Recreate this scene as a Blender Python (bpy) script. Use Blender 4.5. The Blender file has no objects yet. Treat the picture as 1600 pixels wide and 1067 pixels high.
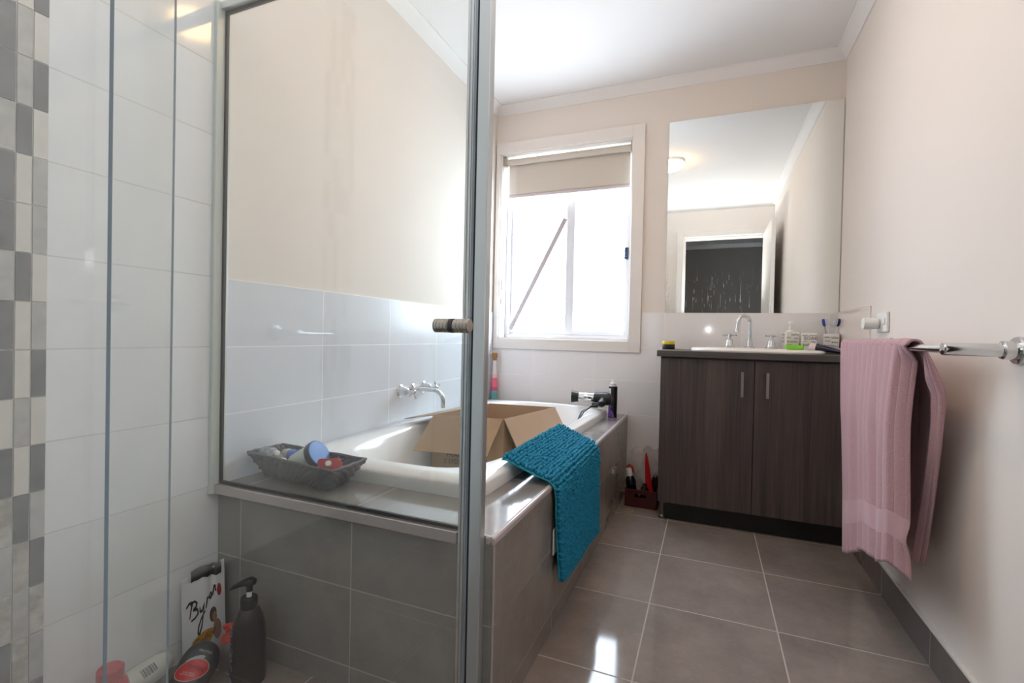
import bpy, bmesh, math, random
from mathutils import Vector, Matrix, noise
random.seed(7)
C = bpy.context.scene
COL = C.collection
PI = math.pi

# ------------------------------------------------------------------ camera
CAMP = Vector((-0.6307, -2.9619, 0.9361))
YAW, PITCH, ROLL, FPX = 0.3879, -0.0126, 0.0219, 749.23
cam = bpy.data.cameras.new('camera')
cam.sensor_width = 36.0
cam.lens = FPX * 36.0 / 1600.0
cam.clip_start = 0.01
camo = bpy.data.objects.new('camera', cam)
COL.objects.link(camo)
right = Vector((math.cos(YAW), math.sin(YAW), 0))
fwd = Vector((-math.sin(YAW) * math.cos(PITCH), math.cos(YAW) * math.cos(PITCH), math.sin(PITCH)))
up = right.cross(fwd)
r2 = right * math.cos(ROLL) + up * math.sin(ROLL)
u2 = -right * math.sin(ROLL) + up * math.cos(ROLL)
camo.matrix_world = Matrix(((r2.x, u2.x, -fwd.x, CAMP.x), (r2.y, u2.y, -fwd.y, CAMP.y), (r2.z, u2.z, -fwd.z, CAMP.z), (0, 0, 0, 1)))
C.camera = camo

# ------------------------------------------------------------------ world, lights, exposure
w = bpy.data.worlds.new('world')
C.world = w
w.use_nodes = True
bg = w.node_tree.nodes['Background']
bg.inputs[0].default_value = (0.76, 0.87, 1.0, 1)
bg.inputs[1].default_value = 9.0
C.view_settings.view_transform = 'Standard'
C.view_settings.look = 'None'
C.view_settings.gamma = 1.0
C.view_settings.use_curve_mapping = False
C.view_settings.exposure = 1.08


def light(name, kind, loc, energy, color=(1, 1, 1), rot=(0, 0, 0), **kw):
    d = bpy.data.lights.new(name, kind)
    d.energy = energy
    d.color = color
    for k, v in kw.items():
        setattr(d, k, v)
    o = bpy.data.objects.new(name, d)
    o.location = loc
    o.rotation_euler = rot
    COL.objects.link(o)
    return o


# daylight portal in the window opening
po = light('window_portal', 'AREA', (-1.511, 0.19, 1.53), 1.0, rot=(-PI / 2, 0, 0), shape='RECTANGLE', size=0.87, size_y=1.23)
po.data.cycles.is_portal = True
# the photographer's flash on the camera, turned up to the ceiling, with a little spill forward
light('camera_flash', 'SPOT', (-0.63, -2.90, 1.05), 52.0, (0.97, 0.98, 1.0), rot=(PI - math.radians(8), 0, 0), spot_size=math.radians(125), spot_blend=1.0, shadow_soft_size=0.03)
light('camera_flash_spill', 'POINT', (-0.63, -2.93, 1.05), 0.9, (1.0, 0.98, 0.97), shadow_soft_size=0.012)


# ------------------------------------------------------------------ material helpers
def srgb(h):
    h = h.lstrip('#')
    out = []
    for i in (0, 2, 4):
        c = int(h[i:i + 2], 16) / 255
        out.append(c / 12.92 if c <= 0.04045 else ((c + 0.055) / 1.055) ** 2.4)
    return (*out, 1)


class NT:
    def __init__(self, name):
        self.m = bpy.data.materials.new(name)
        self.m.use_nodes = True
        self.t = self.m.node_tree
        self.n = self.t.nodes
        self.b = self.n.get('Principled BSDF')
        self.out = self.n.get('Material Output')

    def node(self, typ, ins=None, **kw):
        n = self.n.new(typ)
        for k, v in kw.items():
            setattr(n, k, v)
        for k, v in (ins or {}).items():
            s = n.inputs[k]
            if isinstance(v, bpy.types.NodeSocket):
                self.t.links.new(v, s)
            else:
                s.default_value = v
        return n

    def math(self, op, a, b=None, c=None, clamp=False):
        ins = {0: a}
        if b is not None:
            ins[1] = b
        if c is not None:
            ins[2] = c
        return self.node('ShaderNodeMath', ins, operation=op, use_clamp=clamp).outputs[0]

    def mix(self, fac, a, b, blend='MIX'):
        n = self.node('ShaderNodeMix', data_type='RGBA', blend_type=blend)
        for i, v in ((0, fac), (6, a), (7, b)):
            if isinstance(v, bpy.types.NodeSocket):
                self.t.links.new(v, n.inputs[i])
            else:
                n.inputs[i].default_value = v
        return n.outputs[2]

    def pos(self):
        return self.node('ShaderNodeNewGeometry').outputs['Position']

    def obj(self):
        return self.node('ShaderNodeTexCoord').outputs['Object']

    def uv(self):
        return self.node('ShaderNodeTexCoord').outputs['UV']

    def noise(self, vec, scale, detail=3, rough=0.5):
        return self.node('ShaderNodeTexNoise', {'Vector': vec, 'Scale': scale, 'Detail': detail, 'Roughness': rough}).outputs[0]

    def ramp(self, v, lo, hi, a=0.0, b=1.0):
        return self.node('ShaderNodeMapRange', {0: v, 1: lo, 2: hi, 3: a, 4: b}).outputs[0]

    def set(self, **kw):
        for k, v in kw.items():
            s = self.b.inputs[k.replace('_', ' ')]
            if isinstance(v, bpy.types.NodeSocket):
                self.t.links.new(v, s)
            else:
                s.default_value = v
        return self

    def bump(self, h, strength=0.3, dist=0.002):
        n = self.node('ShaderNodeBump', {'Height': h, 'Strength': strength, 'Distance': dist})
        self.t.links.new(n.outputs[0], self.b.inputs['Normal'])
        return self


def plain(name, col, rough=0.5, metal=0.0, var=0.06, scale=30, bump=0.0, spec=0.5, **kw):
    """solid colour with faint procedural mottling"""
    t = NT(name)
    c = srgb(col) if isinstance(col, str) else col
    n = t.noise(t.obj(), scale)
    d = tuple(x * (1 - var) for x in c[:3]) + (1,)
    t.set(Base_Color=t.mix(n, d, c), Roughness=rough, Metallic=metal, Specular_IOR_Level=spec, **kw)
    if bump:
        t.bump(t.noise(t.obj(), scale * 6), bump, 0.001)
    return t.m


def sep(t, v):
    n = t.node('ShaderNodeSeparateXYZ', {0: v})
    return n.outputs


def tile(name, au, u0, tu, av, v0, tv, col, col2, grout, gw=0.003, rough=0.12, clouds=0.0, cscale=4, var=0.03, wav=0.0, umin=None):
    t = NT(name)
    p = t.pos()
    s = sep(t, p)
    masks, ids = [], []
    for a, c0, per in ((au, u0, tu), (av, v0, tv)):
        q = t.math('DIVIDE', t.math('SUBTRACT', s[a], c0), per)
        f = t.math('FRACT', q)
        ids.append(t.math('FLOOR', q))
        d = t.math('MULTIPLY', t.math('MINIMUM', f, t.math('SUBTRACT', 1.0, f)), per)
        masks.append(t.ramp(d, gw * 0.35, gw * 0.65, 1.0, 0.0))
    if umin is not None:
        masks[0] = t.math('MULTIPLY', masks[0], t.math('GREATER_THAN', s[au], umin))
    g = t.math('MAXIMUM', masks[0], masks[1])
    idv = t.node('ShaderNodeCombineXYZ', {0: ids[0], 1: ids[1], 2: 3.7}).outputs[0]
    rnd = t.node('ShaderNodeTexWhiteNoise', {'Vector': idv}, noise_dimensions='3D').outputs[0]
    base = srgb(col)
    if clouds:
        off = t.node('ShaderNodeVectorMath', {0: p, 1: t.node('ShaderNodeVectorMath', {0: idv, 1: (5.1, 3.3, 1.7)}, operation='MULTIPLY').outputs[0]}, operation='ADD').outputs[0]
        n = t.ramp(t.noise(off, cscale, 6, 0.62), 0.32, 0.68)
        n2 = t.ramp(t.noise(off, cscale * 14, 4, 0.6), 0.35, 0.65)
        cc = t.mix(t.math('ADD', t.math('MULTIPLY', n, clouds), t.math('MULTIPLY', n2, clouds * 0.25), clamp=True), base, srgb(col2))
    else:
        cc = t.mix(t.noise(p, cscale), base, srgb(col2))
    br = t.math('ADD', 1.0 - var, t.math('MULTIPLY', rnd, var * 2))
    cc = t.mix(1.0, cc, t.node('ShaderNodeCombineColor', {0: br, 1: br, 2: br}).outputs[0], 'MULTIPLY')
    t.set(Base_Color=t.mix(g, cc, srgb(grout)), Roughness=t.ramp(g, 0, 1, rough, 0.8))
    h = t.math('SUBTRACT', 1.0, g)
    if wav:
        h = t.math('ADD', h, t.math('MULTIPLY', t.noise(p, 6, 2), wav))
    t.bump(h, 0.35, 0.0015)
    return t.m


def paint(name, col, rough=0.8):
    t = NT(name)
    p = t.pos()
    c = srgb(col)
    t.set(Base_Color=t.mix(t.noise(p, 2.5, 4), c, tuple(x * 0.97 for x in c[:3]) + (1,)), Roughness=rough, Specular_IOR_Level=0.15)
    t.bump(t.noise(p, 180, 3), 0.06, 0.001)
    return t.m


def glass(name, tint=(0.985, 0.993, 0.989), haze=0.0, hscale=6, edge_low=False):
    t = NT(name)
    lw = t.node('ShaderNodeLayerWeight', {0: 0.5}).outputs['Facing']
    sch = t.math('ADD', 0.035, t.math('MULTIPLY', t.math('POWER', lw, 5.0), 0.9), clamp=True)
    tr = t.node('ShaderNodeBsdfTransparent', {0: (*tint, 1)}).outputs[0]
    gl = t.node('ShaderNodeBsdfGlossy', {'Color': (1, 1, 1, 1), 'Roughness': 0.0}).outputs[0]
    sh = t.node('ShaderNodeMixShader', {0: sch, 1: tr, 2: gl}).outputs[0]
    if haze:
        p = t.pos()
        m = t.ramp(t.noise(p, hscale, 5, 0.6), 0.25, 0.8, haze * 0.35, haze)
        df = t.node('ShaderNodeBsdfTranslucent', {'Color': (0.9, 0.92, 0.92, 1)}).outputs[0]
        d2 = t.node('ShaderNodeBsdfDiffuse', {'Color': (0.9, 0.92, 0.92, 1)}).outputs[0]
        dd = t.node('ShaderNodeMixShader', {0: 0.6, 1: df, 2: d2}).outputs[0]
        sh = t.node('ShaderNodeMixShader', {0: m, 1: sh, 2: dd}).outputs[0]
    t.t.links.new(sh, t.out.inputs[0])
    t.n.remove(t.b)
    return t.m


def wood(name, dark, light_, ax=0, lengthwise=2):
    """fine straight grain laminate, streaks running along z"""
    t = NT(name)
    p = t.pos()
    sc = [160, 160, 160]
    sc[lengthwise] = 3.0
    v = t.node('ShaderNodeVectorMath', {0: p, 1: tuple(sc)}, operation='MULTIPLY').outputs[0]
    n = t.noise(v, 1.0, 4, 0.65)
    sc2 = [28, 28, 28]
    sc2[lengthwise] = 0.7
    v2 = t.node('ShaderNodeVectorMath', {0: p, 1: tuple(sc2)}, operation='MULTIPLY').outputs[0]
    n2 = t.noise(v2, 1.0, 3, 0.6)
    f = t.ramp(t.math('ADD', t.math('MULTIPLY', n, 0.55), t.math('MULTIPLY', n2, 0.45)), 0.34, 0.68)
    t.set(Base_Color=t.mix(f, srgb(dark), srgb(light_)), Roughness=0.42)
    t.bump(n, 0.08, 0.0008)
    return t.m


M = {}
M['paint'] = paint('cream_paint', '#eae1d9')
M['ceiling'] = paint('ceiling_white', '#ebe8e6')
M['trim'] = plain('white_gloss_trim', '#e9e3dd', 0.35, var=0.02)
ROW0, TH = 0.0613, 0.2055
M['tile_left'] = tile('white_wall_tile', 1, -2.375, 0.41, 2, ROW0, TH, '#dfe4ec', '#dadfe8', '#f5f6f8', 0.0036, 0.22, wav=0.15)
M['tile_shower'] = tile('white_shower_tile', 1, -2.375, 0.41, 2, ROW0, TH, '#ebeef0', '#e6eaec', '#d2d2cf', 0.003, 0.1, wav=0.25)
M['tile_far'] = tile('white_wall_tile_far', 0, -1.691, 0.411, 2, ROW0, TH, '#efecec', '#ebe8e8', '#f6f2f0', 0.0034, 0.075, wav=0.05)
M['tile_right'] = tile('white_splash_tile', 1, -0.005, 0.53, 2, ROW0, TH, '#efe4dc', '#ebe0d8', '#e2d8d0', 0.003, 0.1)
M['floor'] = tile('grey_floor_tile', 0, 0.0, 0.4, 1, -0.7903, 0.4203, '#7e736d', '#978c84', '#b3aaa1', 0.0042, 0.075, clouds=0.75, cscale=5)
M['tile_front'] = tile('grey_bath_tile_front', 0, -1.4765, 0.405, 2, ROW0, TH, '#83817e', '#98958f', '#aea89e', 0.0035, 0.22, clouds=0.75, cscale=6)
M['tile_side'] = tile('grey_bath_tile_side', 1, -1.502, 0.41, 2, ROW0, TH, '#81776f', '#968e86', '#958c85', 0.0028, 0.12, clouds=0.75, cscale=6, umin=-1.6)
M['tile_top'] = tile('grey_bath_tile_top', 1, -1.526, 0.43, 0, -1.485, 0.405, '#807b78', '#918b86', '#b5ada5', 0.003, 0.1, clouds=0.7, cscale=6)
M['tile_skirt'] = tile('grey_skirting_tile', 1, -0.7903, 0.4203, 2, -0.002, 0.6, '#655e5b', '#756d69', '#8d8580', 0.003, 0.15, clouds=0.7, cscale=6)
M['caulk'] = plain('white_caulk', '#dedad4', 0.5)
M['tile_trim'] = plain('tile_edge_trim', '#bdb2b1', 0.2)
M['grout'] = plain('pale_grout', '#cfcac3', 0.8)
M['chrome'] = plain('chrome', '#d8dadc', 0.06, 1.0, var=0.01)
M['alu'] = NT('brushed_aluminium').set(Base_Color=srgb('#d2d7d9'), Metallic=0.8, Roughness=0.36).m
M['steel'] = NT('knurled_steel').set(Base_Color=srgb('#b9b3aa'), Metallic=1.0, Roughness=0.25).m
M['black_seal'] = plain('black_rubber_seal', '#1d2124', 0.5)
M['white_plastic'] = plain('white_plastic', '#eeeeec', 0.3, var=0.02)
M['glass_clear'] = glass('shower_glass_clear', haze=0.006)
M['glass_hazy'] = glass('shower_glass_soap_film', haze=0.16)
M['glass_bath'] = glass('bath_glass', (0.975, 0.988, 0.976), haze=0.045)
M['pane'] = glass('window_glass', (0.98, 0.99, 0.99))
M['glass_edge'] = plain('green_glass_edge', '#8495a4', 0.12, var=0.3, scale=20)
M['acrylic'] = plain('white_acrylic', '#f0f0ef', 0.1, var=0.01)
M['ceramic'] = plain('white_ceramic', '#f1eeea', 0.08, var=0.01)
M['laminate'] = wood('dark_grey_brown_laminate', '#383131', '#625651')
M['counter'] = wood('dark_grey_counter', '#4b4645', '#5c5653', lengthwise=0)
M['kick'] = plain('black_kickboard', '#1c1a19', 0.4)
M['black'] = plain('black_plastic', '#17181a', 0.38, bump=0.05)
M['black_gloss'] = plain('black_gloss', '#0f1012', 0.15)
M['card'] = plain('cardboard', '#a88c6e', 0.85, var=0.16, scale=9, bump=0.1)
M['card_in'] = plain('cardboard_inside', '#b99d82', 0.85, var=0.12, scale=9, bump=0.1)
M['blind'] = plain('blind_fabric', '#cfc6ba', 0.85, var=0.04, scale=200, bump=0.15)
M['teal'] = plain('teal_chenille', '#128db2', 0.9, var=0.4, scale=160)
M['teal_back'] = plain('teal_backing', '#2b9db2', 0.8)
M['basket'] = plain('grey_woven_fibre', '#62666a', 0.7, var=0.5, scale=140, bump=0.3)
M['red'] = plain('red_plastic', '#b8242a', 0.3)
M['darkred'] = plain('dark_red_board', '#4a1210', 0.5, var=0.25)
M['blue_lid'] = plain('blue_lid', '#4f86d6', 0.35)
M['dark_blue'] = plain('dark_blue_plastic', '#232a4a', 0.35)
M['pale_green'] = plain('pale_green_plastic', '#dfeadf', 0.35)
M['cord'] = plain('black_cord', '#101113', 0.4)
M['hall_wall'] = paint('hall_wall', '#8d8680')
M['hall_floor'] = plain('hall_carpet', '#6b655f', 0.95, var=0.3, scale=80)


# ------------------------------------------------------------------ mesh helpers
class MB:
    def __init__(self):
        self.v, self.f, self.m, self.uv = [], [], [], {}

    def add(self, vs, fs, mi=0):
        o = len(self.v)
        self.v += [tuple(x) for x in vs]
        self.f += [tuple(o + i for i in f) for f in fs]
        self.m += [mi] * len(fs)
        return self

    def box(self, x0, x1, y0, y1, z0, z1, mi=0):
        vs = [(x, y, z) for z in (z0, z1) for y in (y0, y1) for x in (x0, x1)]
        return self.add(vs, [(0, 2, 3, 1), (4, 5, 7, 6), (0, 1, 5, 4), (2, 6, 7, 3), (0, 4, 6, 2), (1, 3, 7, 5)], mi)

    def hexa(self, vs, mi=0):
        """8 corners: bottom quad then top quad, both counter-clockwise from above"""
        return self.add(vs, [(3, 2, 1, 0), (4, 5, 6, 7), (0, 1, 5, 4), (1, 2, 6, 5), (2, 3, 7, 6), (3, 0, 4, 7)], mi)

    def slab(self, quad, t, mi=0):
        """quad (4 points) thickened by vector t"""
        a = [Vector(q) for q in quad]
        t = Vector(t)
        return self.add(a + [q + t for q in a], [(0, 1, 2, 3), (7, 6, 5, 4), (0, 4, 5, 1), (1, 5, 6, 2), (2, 6, 7, 3), (3, 7, 4, 0)], mi)

    def rings(self, rings, mi=0, cap0=True, cap1=True, closed=True):
        n = len(rings[0])
        vs = [p for r in rings for p in r]
        fs = []
        for k in range(len(rings) - 1):
            for i in range(n if closed else n - 1):
                j = (i + 1) % n
                fs.append((k * n + i, k * n + j, (k + 1) * n + j, (k + 1) * n + i))
        if cap0:
            fs.append(tuple(reversed(range(n))))
        if cap1:
            fs.append(tuple((len(rings) - 1) * n + i for i in range(n)))
        return self.add(vs, fs, mi)

    def lathe(self, prof, c=(0, 0, 0), axis=(0, 0, 1), n=24, mi=0, sx=1.0, sy=1.0, cap0=True, cap1=True, ref=None):
        """prof: list of (r, h) along axis from c"""
        a = Vector(axis).normalized()
        q = Vector(ref) if ref else (Vector((1, 0, 0)) if abs(a.x) < 0.9 else Vector((0, 1, 0)))
        e1 = (q - a * q.dot(a)).normalized()
        e2 = a.cross(e1)
        c = Vector(c)
        rs = []
        for r, h in prof:
            rs.append([c + a * h + e1 * (r * sx * math.cos(2 * PI * i / n)) + e2 * (r * sy * math.sin(2 * PI * i / n)) for i in range(n)])
        return self.rings(rs, mi, cap0, cap1)

    def cyl(self, p0, p1, r, n=20, mi=0, r1=None):
        p0, p1 = Vector(p0), Vector(p1)
        d = (p1 - p0)
        return self.lathe([(r, 0), (r if r1 is None else r1, d.length)], p0, d, n, mi)

    def tube(self, pts, r, n=12, mi=0, rr=None):
        pts = [Vector(p) for p in pts]
        rs = []
        prev = None
        for i, p in enumerate(pts):
            t = (pts[min(i + 1, len(pts) - 1)] - pts[max(i - 1, 0)]).normalized()
            if prev is None:
                q = Vector((0, 0, 1)) if abs(t.z) < 0.9 else Vector((1, 0, 0))
                e1 = (q - t * q.dot(t)).normalized()
            else:
                e1 = (prev - t * prev.dot(t)).normalized()
            prev = e1
            e2 = t.cross(e1)
            rad = r if rr is None else rr[i]
            rs.append([p + e1 * rad * math.cos(2 * PI * k / n) + e2 * rad * math.sin(2 * PI * k / n) for k in range(n)])
        return self.rings(rs, mi)

    def grid(self, fn, nu, nv, mi=0, uv=True):
        o = len(self.v)
        vs = [fn(i / nu, j / nv) for j in range(nv + 1) for i in range(nu + 1)]
        fs = [(j * (nu + 1) + i, j * (nu + 1) + i + 1, (j + 1) * (nu + 1) + i + 1, (j + 1) * (nu + 1) + i) for j in range(nv) for i in range(nu)]
        self.add(vs, fs, mi)
        if uv:
            for j in range(nv + 1):
                for i in range(nu + 1):
                    self.uv[o + j * (nu + 1) + i] = (i / nu, j / nv)
        return self

    def sphere(self, c, r, nu=20, nv=12, mi=0, s=(1, 1, 1)):
        c = Vector(c)
        rs = []
        for j in range(1, nv):
            a = PI * j / nv - PI / 2
            rs.append([c + Vector((r * s[0] * math.cos(a) * math.cos(2 * PI * i / nu), r * s[1] * math.cos(a) * math.sin(2 * PI * i / nu), r * s[2] * math.sin(a))) for i in range(nu)])
        return self.rings(rs, mi)

    def xf(self, mat):
        self.v = [tuple(mat @ Vector(p)) for p in self.v]
        return self


def build(mb, name, mats, parent=None, smooth=35, bevel=0.0, seg=2, solid=0.0, world=True, subsurf=0, base=None):
    if not isinstance(mats, (list, tuple)):
        mats = [mats]
    me = bpy.data.meshes.new(name)
    off = Vector((0, 0, 0))
    if parent is None and base is not False:
        xs = [p[0] for p in mb.v]; ys = [p[1] for p in mb.v]; zs = [p[2] for p in mb.v]
        off = Vector(((min(xs) + max(xs)) / 2, (min(ys) + max(ys)) / 2, min(zs)))
    elif parent is not None and world:
        off = wloc(parent)
    me.from_pydata([tuple(Vector(p) - off) for p in mb.v], [], mb.f)
    for m in mats:
        me.materials.append(m)
    me.polygons.foreach_set('material_index', mb.m)
    if mb.uv:
        ul = me.uv_layers.new(name='uv')
        for l in me.loops:
            ul.data[l.index].uv = mb.uv.get(l.vertex_index, (0, 0))
    bm = bmesh.new()
    bm.from_mesh(me)
    bmesh.ops.recalc_face_normals(bm, faces=bm.faces)
    bm.to_mesh(me)
    bm.free()
    if smooth:
        me.polygons.foreach_set('use_smooth', [True] * len(me.polygons))
        me.set_sharp_from_angle(angle=math.radians(smooth))
    me.update()
    o = bpy.data.objects.new(name, me)
    COL.objects.link(o)
    if parent is not None:
        o.parent = parent
    else:
        o.location = off
    if solid:
        s = o.modifiers.new('solid', 'SOLIDIFY')
        s.thickness = solid
        s.offset = 0
    if subsurf:
        s = o.modifiers.new('sub', 'SUBSURF')
        s.levels = s.render_levels = subsurf
    if bevel:
        b = o.modifiers.new('bevel', 'BEVEL')
        b.width = bevel
        b.segments = seg
        b.limit_method = 'ANGLE'
        b.angle_limit = math.radians(40)
        b.harden_normals = False
    return o


def wloc(o):
    v = Vector((0, 0, 0))
    while o is not None:
        v += Vector(o.location)
        o = o.parent
    return v


def empty(name, loc, rz=0.0):
    o = bpy.data.objects.new(name, None)
    o.empty_display_size = 0.03
    o.location = loc
    o.rotation_euler = (0, 0, rz)
    COL.objects.link(o)
    return o


def tag(o, label, cat, group=None):
    o['label'] = label
    o['category'] = cat
    if group:
        o['group'] = group
    return o


def struct(o):
    o['kind'] = 'structure'
    return o


def copy_tree(o, parent=None):
    c = o.copy()
    COL.objects.link(c)
    if parent is not None:
        c.parent = parent
    for ch in list(o.children):
        copy_tree(ch, c)
    return c


def text_mb(body, size, mapfn, depth=0.0003, spacing=1.0, shear=0.0, mi=0):
    """lettering laid on a surface: mapfn(u, v) -> world point; text centred at u=0, v=0"""
    cu = bpy.data.curves.new('lettering', 'FONT')
    cu.body = body
    cu.size = size
    cu.align_x = 'CENTER'
    cu.align_y = 'CENTER'
    cu.space_character = spacing
    cu.shear = shear
    cu.resolution_u = 3
    ob = bpy.data.objects.new('lettering', cu)
    COL.objects.link(ob)
    dg = bpy.context.evaluated_depsgraph_get()
    me = bpy.data.meshes.new_from_object(ob.evaluated_get(dg))
    mb = MB()
    mb.add([mapfn(v.co.x, v.co.y) for v in me.vertices], [tuple(p.vertices) for p in me.polygons], mi)
    bpy.data.objects.remove(ob)
    bpy.data.curves.remove(cu)
    bpy.data.meshes.remove(me)
    return mb


def join(*mbs):
    r = MB()
    for m in mbs:
        o = len(r.v)
        r.v += m.v
        r.f += [tuple(i + o for i in f) for f in m.f]
        r.m += m.m
        for k, u in m.uv.items():
            r.uv[k + o] = u
    return r


def stroke(pts, wd, mapfn, mi=0):
    """flat pen stroke through (u, v) points"""
    mb = MB()
    P = [Vector((p[0], p[1])) for p in pts]
    L, R = [], []
    for i, p in enumerate(P):
        t = (P[min(i + 1, len(P) - 1)] - P[max(i - 1, 0)]).normalized()
        n = Vector((-t.y, t.x)) * wd * (0.6 + 0.4 * math.sin(PI * (i + 0.5) / len(P)))
        L.append(mapfn(*(p + n)))
        R.append(mapfn(*(p - n)))
    mb.rings([L, R], mi, False, False, closed=False)
    return mb


def disc_uv(cu, cv, ru, rv, mapfn, rot=0.0, n=28, mi=0, nr=6):
    rs = []
    for k in range(nr, 0, -1):
        pts = []
        for i in range(n):
            a = 2 * PI * i / n
            x, y = ru * k / nr * math.cos(a), rv * k / nr * math.sin(a)
            pts.append(mapfn(cu + x * math.cos(rot) - y * math.sin(rot), cv + x * math.sin(rot) + y * math.cos(rot)))
        rs.append(pts)
    return MB().rings(rs, mi, False, True)


def superellipse(cx, cy, hx, hy, e, z, n=72):
    r = []
    for i in range(n):
        a = 2 * PI * i / n
        c, s = math.cos(a), math.sin(a)
        r.append((cx + hx * math.copysign(abs(c) ** (2 / e), c), cy + hy * math.copysign(abs(s) ** (2 / e), s), z))
    return r


# ================================================================== THE ROOM
XL, YN, ZC = -1.977, -2.91, 2.455
HOB = 0.4723
TT = 1.0888      # top of the wall tiling

struct(build(MB().box(-2.2, 0.2, -3.03, 0.2, -0.1, 0.0), 'floor', M['floor'], smooth=0))
struct(build(MB().box(-2.2, 1.2, -5.4, -3.03, -0.1, -0.002), 'floor', M['hall_floor'], smooth=0))
struct(build(MB().box(-2.2, 1.2, -5.4, 0.3, ZC, ZC + 0.1), 'ceiling', M['ceiling'], smooth=0))

# far wall with window hole
WX0, WX1, WZ0, WZ1 = -1.945, -1.077, 0.916, 2.145
wf = MB()
wf.box(XL - 0.2, WX0, 0, 0.2, 0, ZC).box(WX1, 0.2, 0, 0.2, 0, ZC).box(WX0, WX1, 0, 0.2, 0, WZ0).box(WX0, WX1, 0, 0.2, WZ1, ZC)
wall_far = struct(build(wf, 'wall_far', M['paint'], smooth=0))
tf = MB()
tf.box(XL, -1.003, -0.005, 0, 0, 0.853).box(-1.003, 0.0, -0.005, 0, 0, TT)
tf.box(XL, -1.982, -0.005, 0, 0.85, TT) if XL < -1.982 else None
build(tf, 'white_tiling', M['tile_far'], wall_far, smooth=0)

wall_left = struct(build(MB().box(XL - 0.2, XL - 0.006, -3.03, 0.2, 0, ZC), 'wall_left', M['paint'], smooth=0))
tl = MB()
tl.box(XL - 0.006, XL, -1.966, 0, 0, TT)
build(tl, 'white_tiling', M['tile_left'], wall_left, smooth=0)
build(MB().box(XL - 0.006, XL, YN, -1.966, 0, 2.32), 'shower_tiling', M['tile_shower'], wall_left, smooth=0)
# mosaic band in the shower
mdark = tile('mosaic_dark', 1, 0, 9, 2, 0, 9, '#484b4e', '#6e7072', '#484b4e', 0.0001, 0.25, clouds=0.8, cscale=30)
mmid = tile('mosaic_grey', 1, 0, 9, 2, 0, 9, '#a2a29f', '#bdbcb8', '#a2a29f', 0.0001, 0.25, clouds=0.9, cscale=30)
mcream = tile('mosaic_cream', 1, 0, 9, 2, 0, 9, '#dcdad3', '#d0cdc4', '#dcdad3', 0.0001, 0.25, clouds=0.9, cscale=24)
mstone = tile('mosaic_stained', 1, 0, 9, 2, 0, 9, '#cfcdc4', '#98948a', '#cfcdc4', 0.0001, 0.3, clouds=1.0, cscale=34)
pat = {0: 'dcc', 1: 'cmd', 2: 'dmd', 3: 'cdm', 4: 'mcd', 5: 'mcd', 6: 'cdm', 7: 'mcd', 8: 'dcd', 9: 'cmc', 10: 'dcd', 11: 'mds', 12: 'dsm', 13: 'sms', 14: 'msd', 15: 'dcd'}
ms = MB().box(XL, XL + 0.003, -2.375 - 0.1625, -2.375, 0, 2.32, 0)
cw = 0.0265
ztop = ROW0 + 7 * TH
for r in range(-5, 20):
    z1 = ztop - (r - 2) * TH / 2
    z0 = z1 - TH / 2
    if z0 < 0 or z1 > 2.32:
        continue
    for k in range(6):
        ch = pat[r][k] if (r in pat and k < 3) else random.choice('dmcc')
        y1 = -2.375 - k * (cw + 0.0005)
        ms.box(XL, XL + 0.006, y1 - cw + 0.0012, y1 - 0.0012, z0 + 0.0012, z1 - 0.0012, ' dmcs'.index(ch))
build(ms, 'mosaic_band', [M['grout'], mdark, mmid, mcream, mstone], wall_left, smooth=0)

wall_right = struct(build(MB().box(0, 0.2, -3.03, 0.2, 0, ZC), 'wall_right', M['paint'], smooth=0))
build(MB().box(-0.006, 0, -0.53, -0.005, 0.86, TT + 0.005), 'splash_tiling', M['tile_right'], wall_right, smooth=0, bevel=0.002)
sk = struct(build(MB().box(-0.010, 0, YN, -0.42, 0, 0.105), 'baseboard_right', M['tile_skirt'], smooth=0))
build(MB().box(-0.011, 0, YN, -0.42, 0.105, 0.112), 'caulk_bead', M['caulk'], sk, smooth=0)

# near wall with the doorway the camera stands in
DX0, DX1, DZ = -0.918, -0.075, 2.10
wn = MB()
wn.box(XL - 0.2, DX0, -3.03, YN, 0, ZC).box(DX1, 0.2, -3.03, YN, 0, ZC).box(DX0, DX1, -3.03, YN, DZ, ZC)
wall_near = struct(build(wn, 'wall_near', M['paint'], smooth=0))
tn = MB().box(XL, -1.13, YN, YN + 0.006, 0, 2.32)
build(tn, 'shower_tiling', tile('white_wall_tile_near', 0, XL, 0.41, 2, ROW0, TH, '#e4e7e8', '#dfe3e4', '#c9c8c4', 0.0032, 0.1), wall_near, smooth=0)
da = MB()
da.box(DX0 - 0.07, DX0, YN, YN + 0.018, 0, DZ + 0.07).box(DX1, -0.005, YN, YN + 0.018, 0, DZ + 0.07).box(DX0, DX1, YN, YN + 0.018, DZ, DZ + 0.07)
da.box(DX0, DX0 + 0.02, -3.03, YN, 0, DZ).box(DX1 - 0.02, DX1, -3.03, YN, 0, DZ).box(DX0 + 0.02, DX1 - 0.02, -3.03, YN, DZ - 0.02, DZ)
door = struct(build(MB().box(-0.108, -0.073, -2.88, -2.10, 0.012, 2.085), 'door_1', M['trim'], smooth=0, bevel=0.002))
hd = MB()
hd.cyl((-0.108, -2.17, 1.0), (-0.114, -2.17, 1.0), 0.026).cyl((-0.114, -2.17, 1.0), (-0.150, -2.17, 1.0), 0.009).tube([(-0.15, -2.165, 1.0), (-0.152, -2.2, 1.0), (-0.15, -2.28, 1.0)], 0.009)
build(hd, 'door_handle', M['chrome'], door)
struct(build(da, 'trim_6', M['trim'], smooth=0, bevel=0.003))
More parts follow.
